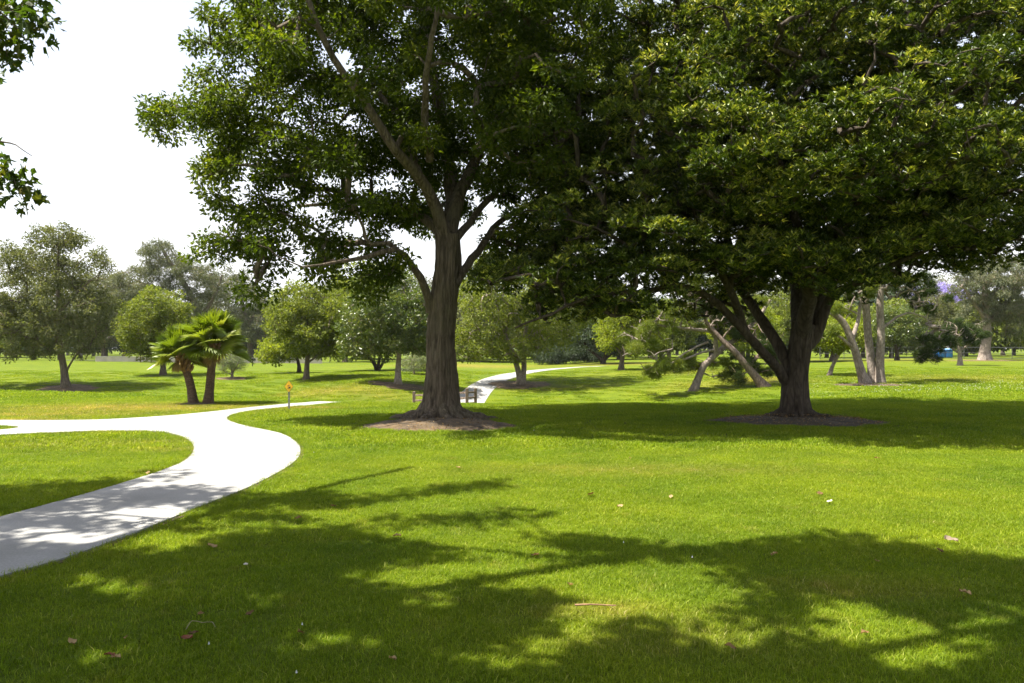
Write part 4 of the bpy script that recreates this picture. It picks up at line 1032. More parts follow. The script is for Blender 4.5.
# the three-stemmed pine group: each stem a tree
px_tree('forked_pine', (866, 384), 'pale pine stem forking low, foremost of the stem cluster', group='pale pine stems growing close together', seed=63, dmin=28,
    limbs=[([(866, 385, 0), (860, 368, 0), (855, 350, 0), (849, 334, 0), (843, 322, 0), (832, 312, 0)], 4.6, 3.0), ([(854, 348, 0), (846, 342, -.2), (838, 336, -.3), (826, 330, -.4)], 2.0, .9), ([(852, 340, 0), (858, 320, .4), (862, 296, .6)], 2.6, 1.4)],
    blobs=[(828, 330, -.4, 20, 14, .8, .6), (835, 300, 0, 26, 18, 1, 1), (862, 285, .5, 30, 18, 1.2, 1)], n=110, spacing=.28, per=220, rad=(.26, .40), kind='needle', L=.16, W=.020, leaf=L_PINE, bark=B_PALE, twig=.012)
px_tree('forked_pine', (873, 383.2), 'straight pale pine stem, middle of the stem cluster', group='pale pine stems growing close together', seed=64, dmin=28.6,
    limbs=[([(873, 384, .3), (871, 360, .3), (868, 335, .3), (866, 305, .3), (864, 270, .3)], 4.4, 3.2), ([(868, 330, .3), (862, 300, 0), (850, 270, -.2)], 2, 1)],
    blobs=[(864, 270, .3, 40, 20, 1.5, 1), (885, 255, .3, 30, 20, 1.5, 1)], n=100, spacing=.3, per=220, rad=(.3, .42), kind='needle', L=.16, W=.020, leaf=L_PINED, bark=B_PALE, twig=.012)
px_tree('forked_pine', (880, 383.5), 'pale pine stem with a long twisting side branch, rear of the stem cluster', group='pale pine stems growing close together', seed=65, dmin=29.5,
    limbs=[([(880, 384, .2), (880, 360, .2), (881, 335, .2), (880, 305, .2), (882, 270, .2)], 4.4, 3.0), ([(881, 330, .2), (896, 318, .4), (910, 313, .8), (926, 318, 1.1)], 1.5, .7)],
    blobs=[(925, 300, 1, 24, 14, 1, .9), (900, 285, .5, 30, 16, 1.2, 1), (936, 340, 1.4, 20, 20, .9, 1.2), (922, 358, 1.3, 10, 7, .5, 1.6), (934, 362, 1.3, 8, 5, .4, 1.6)], n=200, spacing=.24, per=120, rad=(.24, .40), kind='needle', L=.22, W=.018, leaf=L_PINED, bark=B_PALE, twig=.012, inner=.2)

px_tree('small_leaning_tree', (829, 375.5), 'little leaning tree with slim pale trunk behind the forked pine', seed=66, dmin=40,
    limbs=[([(829, 376.5, 0), (832, 367, 0), (838, 356, 0), (846, 345, 0)], 2.2, 1.2)], blobs=[(842, 335, 0, 26, 16, 1.6, 1), (826, 335, 0, 16, 10, 1, 1)], n=110, spacing=.34, per=70, rad=(.34, .5), L=.18, W=.11, leaf=L_YEL, bark=B_PALE, twig=.012)

px_tree('small_pine', (960, 365.5), 'small dark pine with short white trunk in the open lawn', seed=67, dmin=45,
    limbs=[([(960, 366.5, 0), (960, 358, 0), (959, 349, 0), (956, 335, 0)], 2.4, 1.3), ([(959, 353, 0), (952, 348, -.2), (945, 338, -.4)], 1.2, .6), ([(959, 351, 0), (970, 343, 0), (976, 335, 0)], 1.2, .6)],
    blobs=[(955, 330, 0, 18, 14, 1.2, 1), (974, 342, 0, 14, 12, 1, 1), (946, 338, 0, 12, 10, .9, 1), (966, 334, 0, 20, 14, 1.2, 1)], n=150, spacing=.3, per=200, rad=(.3, .45), kind='needle', L=.20, W=.026, leaf=L_PINED, bark=B_PALE, twig=.014)
px_tree('round_tree', (897, 360.5), 'dark trunked tree with olive crown between the pine stems and the blue cabins', seed=68, dmin=62,
    limbs=[([(897, 361.5, 0), (897, 352, 0), (895, 343, 0), (892, 330, 0)], 2.2, 1.1), ([(897, 350, 0), (906, 342, 0), (912, 333, 0)], 1.2, .6)],
    blobs=[(893, 330, 0, 20, 16, 2, 1), (910, 332, 0, 18, 14, 2, 1), (900, 318, 0, 22, 14, 2, 1)], n=150, spacing=.5, per=75, rad=(.5, .7), L=.24, W=.14, leaf=L_MAG, bark=B_DARK, twig=.016)
px_tree('eucalyptus_tree', (983, 360.5), 'stout pale eucalyptus with feathery grey crown near the small pine', seed=69, dmin=60,
    limbs=[([(985, 361.5, 0), (985, 350, 0), (987, 335, 0), (986, 310, 0), (984, 280, 0)], 5.2, 2.6), ([(987, 325, 0), (1004, 305, .5), (1020, 292, 1)], 2.4, 1), ([(986, 320, 0), (972, 300, -.5), (962, 285, -1)], 2.2, 1)],
    blobs=[(985, 285, 0, 30, 26, 3, 1), (1012, 300, 0, 24, 22, 3, 1), (1005, 275, 0, 40, 22, 3, 1), (975, 312, 0, 16, 18, 2, .7), (1000, 325, 0, 16, 14, 2, .7)], n=270, spacing=.5, per=170, rad=(.4, .75), L=.26, W=.075, leaf=L_EUC, bark=B_PALE, up=.1, droop=.6, twig=.02)
px_tree('jacaranda_tree', (944, 356.5), 'tree covered in violet blossom above the blue cabins', seed=70, dmin=80,
    limbs=[([(944, 357.5, 0), (944, 345, 0), (942, 325, 0), (940, 305, 0)], 2.4, 1.2), ([(943, 330, 0), (928, 310, 0), (918, 295, 0)], 1.4, .6), ([(943, 325, 0), (956, 308, 0), (966, 295, 0)], 1.4, .6)],
    blobs=[(935, 294, 0, 30, 12, 3, 1), (955, 298, 0, 26, 9, 2.6, 1), (910, 296, 0, 18, 10, 2, .8)], n=120, spacing=.7, per=60, rad=(.6, .9), L=.32, W=.2, leaf=L_JAC, bark=B_GREY, twig=.02)
px_tree('round_tree', (963, 355.5), 'yellow green tree just behind the stout eucalyptus', seed=71, dmin=90,
    limbs=[([(963, 356, 0), (963, 345, 0), (963, 325, 0)], 2.0, 1.0)], blobs=[(966, 300, 1, 18, 14, 2.5, 1), (955, 315, 1, 16, 12, 2.5, 1)], n=90, spacing=.7, per=60, rad=(.7, 1.0), L=.34, W=.2, leaf=L_YEL, bark=B_GREY, twig=.02)
px_tree('round_tree', (1003, 355.5), 'fresh green tree by the far fence beyond the stout eucalyptus', seed=72, dmin=85,
    limbs=[([(1003, 356, 0), (1002, 345, 0), (1001, 330, 0)], 1.8, 1.0)], blobs=[(1003, 330, 1, 20, 13, 3, 1), (1020, 335, 1, 16, 11, 3, 1), (1012, 318, 1, 18, 10, 3, 1)], n=120, spacing=.8, per=60, rad=(.7, 1.0), L=.34, W=.22, leaf=L_LIGHT, bark=B_GREY, twig=.02)

# eucalyptus behind the palms
px_tree('eucalyptus_tree', (206, 362.5), 'tallest grey green eucalyptus behind the fan palms, dark broad trunk', seed=81, dmin=70,
    limbs=[([(206, 363.5, 0), (206, 345, 0), (200, 320, 0), (188, 290, 0), (170, 262, 0), (160, 245, 0)], 4.6, 1.4), ([(200, 320, 0), (215, 295, 0), (222, 275, .5)], 2.4, 1), ([(192, 300, 0), (160, 290, .5), (135, 280, 1)], 2, .9)],
    blobs=[(158, 255, 0, 16, 14, 3, 1.2), (172, 270, 0, 32, 16, 3, 1), (195, 280, 0, 28, 22, 3, 1), (140, 282, 0, 26, 16, 3, 1), (128, 300, 0, 22, 20, 3, 1), (205, 305, 0, 24, 24, 3, .9), (180, 300, 0, 30, 18, 3, .7)],
    n=330, spacing=.6, per=120, rad=(.45, .85), L=.30, W=.085, leaf=L_EUC, bark=B_GREY, up=.1, droop=.6, twig=.025)
px_tree('eucalyptus_tree', (250, 359.5), 'pale hazy eucalyptus with open crown showing sky, beyond the silvery tree', seed=82, dmin=95,
    limbs=[([(250, 360, 0), (250, 345, 0), (246, 320, 0), (240, 295, 0), (235, 275, 0)], 3.0, 1.2), ([(247, 325, 0), (262, 305, 0), (268, 290, 0)], 1.6, .8)],
    blobs=[(232, 285, 0, 24, 18, 4, 1), (250, 305, 0, 22, 22, 4, 1), (265, 320, 0, 20, 24, 4, 1), (222, 310, 0, 18, 18, 3, .8), (245, 335, 0, 24, 12, 4, .8)],
    n=220, spacing=.9, per=110, rad=(.6, 1.1), L=.38, W=.12, leaf=L_EUC, bark=B_GREY, up=.1, droop=.6, twig=.03)
px_tree('eucalyptus_tree', (104, 361), 'grey eucalyptus half hidden by the airy olive tree', seed=83, dmin=85,
    limbs=[([(104, 361.5, 0), (104, 340, 0), (110, 310, 0), (112, 285, 0)], 2.6, 1.1)],
    blobs=[(112, 290, 0, 22, 20, 4, 1), (100, 315, 0, 24, 18, 4, 1), (122, 325, 0, 20, 20, 4, 1), (90, 340, 0, 20, 10, 3, .8)],
    n=150, spacing=.9, per=110, rad=(.6, 1.1), L=.38, W=.12, leaf=L_EUC, bark=B_GREY, up=.1, droop=.6, twig=.03)

# ---- the far belt of trees: three kinds, copied
def belt():
    rng = np.random.default_rng(5)
    protos = []
    for k, (lf, hh, rr_, lab) in enumerate([(L_DARK, 8.5, 4.0, 'dark green tree in the distant belt at the edge of the park'), (L_EUC, 11.5, 4.0, 'tall grey green tree in the distant belt at the edge of the park'), (L_OLIVE, 7.0, 4.2, 'olive coloured round tree in the distant belt at the edge of the park'), (L_LIGHT, 6.5, 3.8, 'lighter green tree in the distant belt at the edge of the park')]):
        root = thing('distant_tree', (0, 0, 0), lab, 'tree', 'trees of the distant belt')
        lm = [limb([np.array([0, 0, -.2]), (.1, 0, hh * .25), (0, .2, hh * .5), (.2, 0, hh * .8)], .30, .1, .6, .03, rng)]
        B = [(np.array([0, 0, hh * .62]), np.array([rr_, rr_, hh * .33]), 1), (np.array([rr_ * .4, .3, hh * .5]), np.array([rr_ * .7, rr_ * .7, hh * .25]), 1), (np.array([-rr_ * .4, -.3, hh * .55]), np.array([rr_ * .7, rr_ * .7, hh * .3]), 1), (np.array([0, 0, hh * .33]), np.array([rr_ * .8, rr_ * .8, hh * .16]), .8)]
        C = sample_clumps(B, 120, rng, .9, .4)
        Rd = .8 + .5 * rng.random(len(C))
        link('trunk', build_mesh('distant_trunk', tube_parts(*lm[0], 8, 0), [B_GREY]), root)
        parts = grow([(lm[0][0][2:], lm[0][1][2:])], C, rng, .03, 1)
        parts.append(clump_leaves(C, Rd, 60, rng, 'leaf', .48, .26 if k != 1 else .13, 0, .3, .3, .75))
        link('crown', build_mesh('distant_crown', parts, [lf, B_GREY]), root)
        protos.append(root)
    used = set()
    first = [True] * 4
    pos = []
    for px in np.arange(-170, 1230, 21):
        pos.append((px + rng.uniform(-12, 12), rng.uniform(112, 165)))
    for px in np.arange(-150, 1200, 30):
        pos.append((px + rng.uniform(-20, 20), rng.uniform(170, 230)))
    for px, d in pos:
        x = (px - 512) / F * d
        k = int(rng.choice(4, p=[.3, .25, .25, .2]))
        sc = rng.uniform(.8, 1.3) * (1.15 if px > 480 or px < 120 else 1.0)
        loc = (x, d, float(H(x, d)) - .1)
        rz = rng.uniform(0, 6.28)
        if first[k]:
            o = protos[k]; o.location = loc; o.rotation_euler = (0, 0, rz); o.scale = (sc,) * 3; first[k] = False
        else:
            copy_thing(protos[k], loc, rz, sc)
belt()

# ------------------------------------------------------------------ fan palms
def fan_palm(name, base_px, top_px, r0, n_fr, size, label, seed, dmin, flowers):
    rng = np.random.default_rng(seed)
    g = G(*base_px, dmin); d = g[1]
    root = thing(name, Vector(g), label, 'palm', 'fan palms sharing one clump')
    top = P(*top_px, d) - g
    mid = np.array([top[0] * .40, .05, top[2] * .5])
    p, r = limb([np.array([0, 0, -.12]), mid, top], r0, r0 * .78, .10)
    r = r * (1 + .35 * np.exp(-np.clip(p[:, 2], 0, None) / .15)) * (1 + .03 * np.sin(p[:, 2] * 40))
    link('trunk', build_mesh('palm_trunk', tube_parts(p, r, 18, 0, furrowed(3, .08, 2.2, seed, .08, 3)), [B_PALM]), root)
    ax = nrm(top - mid)
    # cut leaf bases, a shaggy collar below the fronds
    parts = []
    for i in range(46):
        a = i * 2.39996; h = -.42 + .5 * i / 46
        dr = np.array([math.cos(a), math.sin(a), 0])
        s = top + ax * h + dr * r0 * .62
        e = s + dr * (.10 + .06 * rng.random()) + np.array([0, 0, .16])
        pp = np.array([s, (s + e) / 2 + dr * .02, e]); parts += tube_parts(pp, [.045, .04, .022], 5, 0)
    link('leaf_base', build_mesh('palm_leaf_base', parts, [plain_mat('palm_boot', (.20, .12, .055), .8, 0, .4, 12)]), root)
    def frond(az, el, pet, fr, dead=False):
        dr = np.array([math.cos(az) * math.cos(el), math.sin(az) * math.cos(el), math.sin(el)])
        s = top + ax * .05
        e = s + dr * pet - np.array([0, 0, .10 * pet * max(0, 1 - el)])
        m = (s + e) / 2 + np.array([0, 0, .08 * pet])
        pts = catmull([s, m, e], .12)
        prt = tube_parts(pts, np.linspace(.016, .009, len(pts)), 4, 1, None, False)
        side = nrm(np.cross(dr, np.array([0, 0, 1.]) if abs(dr[2]) < .95 else np.array([1., 0, 0]))); nn = np.cross(side, dr)
        ns = 30; span = R(250)
        V = []; Fc = []; tn = []
        tb = rng.random()
        tw = rng.uniform(-1.1, 1.1); side, nn = side * math.cos(tw) + nn * math.sin(tw), nn * math.cos(tw) - side * math.sin(tw)
        for i in range(ns):
            t0 = -span / 2 + span * i / ns; t1 = t0 + span / ns; tm = (t0 + t1) / 2
            ln = fr * (.78 + .22 * math.cos(tm * .75)) * rng.uniform(.93, 1.05)
            def pt(th, q, lift):
                v = e + (dr * math.cos(th) + side * math.sin(th)) * ln * q + nn * (.42 * ln * q * abs(math.sin(th)) + lift)
                return v - np.array([0, 0, 1.]) * (.30 if dead else .12) * ln * q * q * q * (1.0 + .6 * max(0, math.cos(el)))
            b = len(V)
            V += [pt(t0, .04, 0), pt(tm, .04, .012), pt(t1, .04, 0), pt(t0, .58, 0), pt(tm, .58, .03), pt(t1, .58, 0), pt(tm - .02, 1.0, 0)]
            Fc += [[b, b + 1, b + 4, b + 3], [b + 1, b + 2, b + 5, b + 4], [b + 3, b + 4, b + 6, b + 6], [b + 4, b + 5, b + 6, b + 6]]
            tn.append(np.clip(.3 * rng.random() + .6 * tb + (.1), 0, 1))
        V = np.array(V); q4 = np.array([f for f in Fc if f[2] != f[3]]); t3 = np.array([f[:3] for f in Fc if f[2] == f[3]])
        nq = len(q4)
        prt.append((V, q4, 0, False, np.repeat(tn, 2)))
        prt.append((V, t3, 0, False, np.repeat(tn, 2)))
        return prt
    for i in range(n_fr):
        az = i * 2.39996 + rng.uniform(-.2, .2)
        el = R(88) - R(108) * ((i + .5) / n_fr) ** 1.15 + rng.uniform(-.1, .1)
        link('frond', build_mesh('palm_frond', frond(az, el, size * rng.uniform(.62, .95), size * rng.uniform(.80, 1.05)), [L_PALM, L_PALM]), root)
    for i in range(3):
        az = rng.uniform(0, 6.28)
        o = link('frond', build_mesh('palm_dead_frond', frond(az, R(-52) + rng.uniform(-.2, .2), size * .35, size * .5, True), [L_PALMD, L_PALMD]), root)
        o['label'] = 'dry straw coloured frond hanging under the crown'
    for i in range(flowers):
        az = rng.uniform(0, 6.28); dr = np.array([math.cos(az), math.sin(az), 0])
        s = top; e = top + dr * size * rng.uniform(.5, .9) + np.array([0, 0, size * rng.uniform(.15, .5)])
        pts = catmull([s, (s + e) / 2 + np.array([0, 0, .2 * size]), e, e + dr * .1 - np.array([0, 0, .15])], .1)
        prt = tube_parts(pts, np.linspace(.012, .006, len(pts)), 4, 1, None, False)
        cc = pts[len(pts) // 2:]
        prt.append(clump_leaves(cc, np.full(len(cc), .13), 40, rng, 'leaf', .07, .02, 0, .1, .6, 1.0))
        link('flower_stalk', build_mesh('palm_flower', prt, [L_PALMD, L_PALMD]), root)
    return root
fan_palm('fan_palm', (208, 404), (213, 347), .135, 44, .66, 'taller fan palm with upright trunk and straw coloured flower stalks', 91, 20, 5)
fan_palm('fan_palm', (194, 404.2), (181, 358), .13, 30, .58, 'shorter fan palm, its trunk leaning out of the shared clump', 92, 20, 1)

# ------------------------------------------------------------------ warning sign
def warning_sign():
    g = G(289, 409.3); d = g[1]; s = d / F
    root = thing('warning_sign', Vector(g), 'small yellow diamond warning sign on a grey post by the path', 'sign')
    M_POST = plain_mat('galvanised_post', (.22, .22, .21), .5, .6, .2, 20)
    M_Y = plain_mat('sign_yellow', (.85, .50, .012), .45, 0, .04, 6)
    M_K = plain_mat('sign_black', (.02, .02, .02), .5, 0, .1, 6)
    M_O = plain_mat('sign_brown', (.45, .16, .02), .5, 0, .1, 6)
    ctr = (409.3 - 386.5) * s
    link('post', build_mesh('sign_post', [box_part(-.022, .022, -.012, .012, -.2, ctr + .1)], [M_POST]), root)
    hw, hh = 4.6 * s, 6.3 * s
    def diamond(k, y0, y1, name, mat, par):
        n = 0; pts = []
        rc = .12
        cs = [(hw * k, 0), (0, hh * k), (-hw * k, 0), (0, -hh * k)]
        for i in range(4):
            a, b, c = np.array(cs[i - 1]), np.array(cs[i]), np.array(cs[(i + 1) % 4])
            for t in np.linspace(0, 1, 5):
                p0 = b + (a - b) * rc; p2 = b + (c - b) * rc
                pts.append((1 - t) ** 2 * p0 + 2 * t * (1 - t) * b + t * t * p2)
        pts = np.array(pts); m = len(pts)
        V = np.vstack([np.column_stack([pts[:, 0], np.full(m, y0), pts[:, 1] + ctr]), np.column_stack([pts[:, 0], np.full(m, y1), pts[:, 1] + ctr])])
        i = np.arange(m); j = (i + 1) % m
        me = build_mesh(name, [(V, np.stack([i, j, j + m, i + m], -1), 0, False, None), (V, np.arange(m)[None], 0, False, None), (V, (np.arange(m)[::-1] + m)[None], 0, False, None)], [mat])
        return link(name.replace('sign_', ''), me, par)
    pn = diamond(1.0, -.020, -.014, 'sign_panel', M_K, root)
    fc = diamond(.93, -.0225, -.0202, 'sign_face', M_Y, pn)
    def flat(name, poly, mat, y=-.0255):
        A = np.array(poly) * s; m = len(A)
        V = np.vstack([np.column_stack([A[:, 0], np.full(m, y), A[:, 1] + ctr]), np.column_stack([A[:, 0], np.full(m, y + .0025), A[:, 1] + ctr])])
        i = np.arange(m); j = (i + 1) % m
        return link(name, build_mesh('sign_' + name, [(V, np.stack([i, j, j + m, i + m], -1), 0, False, None), (V, np.arange(m)[None], 0, False, None), (V, (np.arange(m)[::-1] + m)[None], 0, False, None)], [mat]), pn)
    flat('slope_symbol', [(-1.7, -2.0), (1.6, -2.0), (1.6, .3)], M_K)
    flat('cart_symbol', [(-1.3, .1), (-.9, -.6), (.7, .5), (1.0, 1.3), (.2, 1.9), (-.6, 1.3), (-1.5, 1.0)], M_O, -.0285)
warning_sign()

# ------------------------------------------------------------------ timber rail fence at the path
def rail_fence():
    d = 33.0
    M_T = bark_mat('weathered_timber', (.06, .042, .032), (.20, .15, .115), 9, .3, .5, (.11, .08, .06), .01)
    b = P(467, 399, d); g = np.array([b[0], b[1], float(H(b[0], b[1]))])
    root = thing('rail_fence', Vector(g), 'low weathered timber post and rail fence crossing behind the furrowed trunk', 'fence')
    top = P(467, 388.5, d)[2]
    posts = [(414, 34.6, 391.5, 0), (440, 33.8, 390, 0), (467, d, 388.4, 0), (475.5, 33.6, 388.0, 0)]
    pos = []
    for px, dd, pt, _ in posts:
        q = P(px, pt, dd); z0 = float(H(q[0], dd)); pos.append((q[0] - g[0], dd - g[1], z0 - g[2], q[2] - g[2]))
        w = .062
        x, y = pos[-1][0], pos[-1][1]
        o = link('post', build_mesh('fence_post', [box_part(x - w, x + w, y - w, y + w, z0 - g[2] - .2, q[2] - g[2])], [M_T]), root)
        bevel(o, .015)
    for a, c in ((0, 1), (1, 2), (2, 3)):
        for fr in (.80, .50, .2):
            pa, pb = pos[a], pos[c]
            za, zb = pa[3] - (1 - fr) * .75 - .02, pb[3] - (1 - fr) * .75 - .02
            A = np.array([pa[0], pa[1], za]); Bq = np.array([pb[0], pb[1], zb])
            t = nrm(Bq - A); sd = nrm(np.cross(t, [0, 0, 1.])) * .028; u = np.array([0, 0, .038])
            V = np.array([A - sd - u, A + sd - u, A + sd + u, A - sd + u, Bq - sd - u, Bq + sd - u, Bq + sd + u, Bq - sd + u])
            Fc = np.array([[0, 3, 2, 1], [4, 5, 6, 7], [0, 1, 5, 4], [1, 2, 6, 5], [2, 3, 7, 6], [3, 0, 4, 7]])
            o = link('rail', build_mesh('fence_rail', [(V, Fc, 0, False, None)], [M_T]), root)
            bevel(o, .01)
rail_fence()

# ------------------------------------------------------------------ things at the far edge of the park
def low_wall():
    d = 104.0
    M_W = plain_mat('pale_block', (.46, .40, .33), .9, 0, .15, 1.5, .2)
    x0, x1 = (96 - 512) / F * d, (322 - 512) / F * d
    n = 24; xs = np.linspace(x0, x1, n)
    root = thing('low_wall', (float(xs[n // 2]), d, float(H(xs[n // 2], d))), 'low pale boundary wall behind the palms', 'wall')
    cx, cz = xs[n // 2], float(H(xs[n // 2], d))
    V = []; 
    for x in xs:
        z = float(H(x, d)) - cz
        for yy, zz in ((-.15, -.4), (.15, -.4), (.15, .58), (-.15, .58)): V.append((x - cx, yy, z + zz))
    V = np.array(V); idx = np.arange(n * 4).reshape(n, 4); a, b = idx[:-1], idx[1:]
    f = np.stack([a, b, np.roll(b, -1, 1), np.roll(a, -1, 1)], -1).reshape(-1, 4)
    ends = np.array([idx[0], idx[-1][::-1]])
    link('wall_body', build_mesh('low_wall_body', [(V, f, 0, False, None), (V, ends, 0, False, None)], [M_W]), root)
    V2 = V.copy(); 
    cap = []
    for x in xs:
        z = float(H(x, d)) - cz
        for yy, zz in ((-.2, .602), (.2, .602), (.2, .68), (-.2, .68)): cap.append((x - cx, yy, z + zz))
    link('coping', build_mesh('low_wall_coping', [(np.array(cap), f, 0, False, None), (np.array(cap), ends, 0, False, None)], [plain_mat('pale_coping', (.50, .46, .40), .9)]), root)
low_wall()

def mesh_fence(name, px0, px1, d, hgt, label, step=3.0):
    M_F = plain_mat('fence_steel', (.07, .07, .065), .7, 0, .2, 10)
    x0, x1 = (px0 - 512) / F * d, (px1 - 512) / F * d
    n = max(3, int((x1 - x0) / step)); xs = np.linspace(x0, x1, n + 1)
    c = np.array([xs[n // 2], d, float(H(xs[n // 2], d))])
    root = thing(name, Vector(c), label, 'fence')
    zz = [float(H(x, d)) - c[2] for x in xs]
    for x, z in zip(xs, zz):
        p = np.array([[x - c[0], 0, z - .2], [x - c[0], 0, z + hgt * .5], [x - c[0], 0, z + hgt]])
        link('post', build_mesh('mesh_fence_post', tube_parts(p, [.04] * 3, 6, 0), [M_F]), root)
    wires = []
    for h in (.98, .5, .04):
        p = np.array([[x - c[0], 0, z + hgt * h] for x, z in zip(xs, zz)]); 
        link('rail', build_mesh('mesh_fence_rail', tube_parts(p, [.025] * len(p), 4, 0), [M_F]), root)
    for k in range(1, 12):
        p = np.array([[x - c[0], .02, z + hgt * k / 12] for x, z in zip(xs, zz)]); wires += tube_parts(p, [.006] * len(p), 3, 0, None, False)
    link('wire_mesh', build_mesh('mesh_fence_wire', wires, [M_F]), root)
mesh_fence('wire_fence', 60, 330, 108.0, 1.8, 'grey wire fence on thin posts beyond the low pale wall')
mesh_fence('wire_fence', 820, 1060, 102.0, 1.5, 'grey wire fence far across the lawn behind the blue cabins')

def lamp_post():
    g = G(126, 361.5, 80); d = g[1]
    root = thing('lamp_post', Vector(g), 'dark slim lamp post standing before the low pale wall', 'lamp')
    M_D = plain_mat('dark_paint', (.025, .027, .028), .5, .2)
    hgt = (361.5 - 347.5) * d / F
    p = np.array([[0, 0, -.1], [0, 0, .25], [0, 0, .3], [0, 0, hgt * .55], [0, 0, hgt]]); 
    link('pole', build_mesh('lamp_pole', tube_parts(p, [.17, .16, .075, .06, .05], 12, 0), [M_D]), root)
    q = np.array([[0, 0, hgt + .002], [0, 0, hgt + .1], [0, 0, hgt + .35], [0, 0, hgt + .45]]);
    link('lamp_head', build_mesh('lamp_globe', tube_parts(q, [.08, .2, .17, .06], 14, 0), [plain_mat('opal_glass', (.75, .75, .72), .3)]), root)
lamp_post()

def picnic_table():
    g = G(146, 362.6, 78)
    root = thing('picnic_table', Vector(g), 'brown picnic table by the end of the pale wall', 'table')
    M_B = plain_mat('brown_boards', (.14, .085, .055), .8, 0, .3, 4)
    for nm, b in (('tabletop', (-.95, .95, -.4, .4, .70, .76)), ('seat', (-.95, .95, -.85, -.55, .42, .47)), ('seat', (-.95, .95, .55, .85, .42, .47)),
                  ('leg', (-.72, -.64, -.8, .8, .34, .415)), ('leg', (.64, .72, -.8, .8, .34, .415)), ('leg', (-.72, -.64, -.12, .12, -.1, .34)), ('leg', (.64, .72, -.12, .12, -.1, .34)), ('leg', (-.72, -.64, -.1, .1, .416, .698)), ('leg', (.64, .72, -.1, .1, .416, .698))):
        bevel(link(nm, build_mesh('table_' + nm, [box_part(*b)], [M_B]), root), .01)
picnic_table()

def grill():
    g = G(252.5, 366.3, 55)
    root = thing('barbecue_grill', Vector(g), 'small black pedestal barbecue on the far lawn', 'grill')
    M_D = plain_mat('black_iron', (.02, .02, .02), .7, .3)
    p = np.array([[0, 0, -.1], [0, 0, .3], [0, 0, .62]]); link('pedestal', build_mesh('grill_pedestal', tube_parts(p, [.06, .05, .05], 8, 0), [M_D]), root)
    V = [box_part(-.30, .30, -.22, .22, .62, .66), box_part(-.30, -.26, -.22, .22, .662, .92), box_part(.26, .30, -.22, .22, .662, .92), box_part(-.258, .258, .18, .22, .662, .92)]
    link('firebox', build_mesh('grill_firebox', V, [M_D]), root)
    link('cooking_grate', build_mesh('grill_grate', [box_part(-.255, .255, -.2 + i * .045, -.185 + i * .045, .82, .835) for i in range(8)], [M_D]), root)
grill()

def cabins():
    M_C = plain_mat('blue_plastic', (.02, .16, .50), .45, 0, .08, 3)
    M_R = plain_mat('pale_blue_roof', (.25, .45, .70), .5)
    M_K = plain_mat('cabin_vent', (.02, .03, .05), .6)
    d = 128.0
    first = None
    labs = ['blue portable cabin nearest the dark trunked tree', 'blue portable cabin in the middle of the row of cabins', 'blue portable cabin nearest the small pine']
    for i, px in enumerate((931.0, 940.0, 947.6)):
        x = (px - 512) / F * d; loc = Vector((x, d, float(H(x, d))))
        if first is None:
            root = thing('portable_cabin', loc, labs[0], 'cabin', 'blue portable cabins in a row')
            bevel(link('body', build_mesh('cabin_body', [box_part(-.54, .54, -.55, .55, .05, 1.32)], [M_C]), root), .03)
            bevel(link('skid', build_mesh('cabin_skid', [box_part(-.5, .5, -.5, .5, -.05, .048)], [M_K]), root), .01)
            dr = bevel(link('door', build_mesh('cabin_door', [box_part(-.36, .36, -.575, -.552, .12, 1.24)], [M_C]), root), .008)
            link('handle', build_mesh('cabin_handle', [box_part(.24, .29, -.60, -.577, .62, .78)], [M_K]), dr)
            link('vent', build_mesh('cabin_vent', [box_part(-.25, .25, -.582, -.577, 1.10 + k * .035, 1.115 + k * .035) for k in range(3)], [M_K]), dr)
            v = np.array([[-.57, -.58, 1.322], [.57, -.58, 1.322], [.57, .58, 1.322], [-.57, .58, 1.322], [-.4, -.4, 1.46], [.4, -.4, 1.46], [.4, .4, 1.46], [-.4, .4, 1.46]])
            f = np.array([[0, 3, 2, 1], [4, 5, 6, 7], [0, 1, 5, 4], [1, 2, 6, 5], [2, 3, 7, 6], [3, 0, 4, 7]])
            link('roof', build_mesh('cabin_roof', [(v, f, 0, False, None)], [M_R]), root)
            first = root
        else:
            copy_thing(first, loc, 0, 1, labs[i])
cabins()

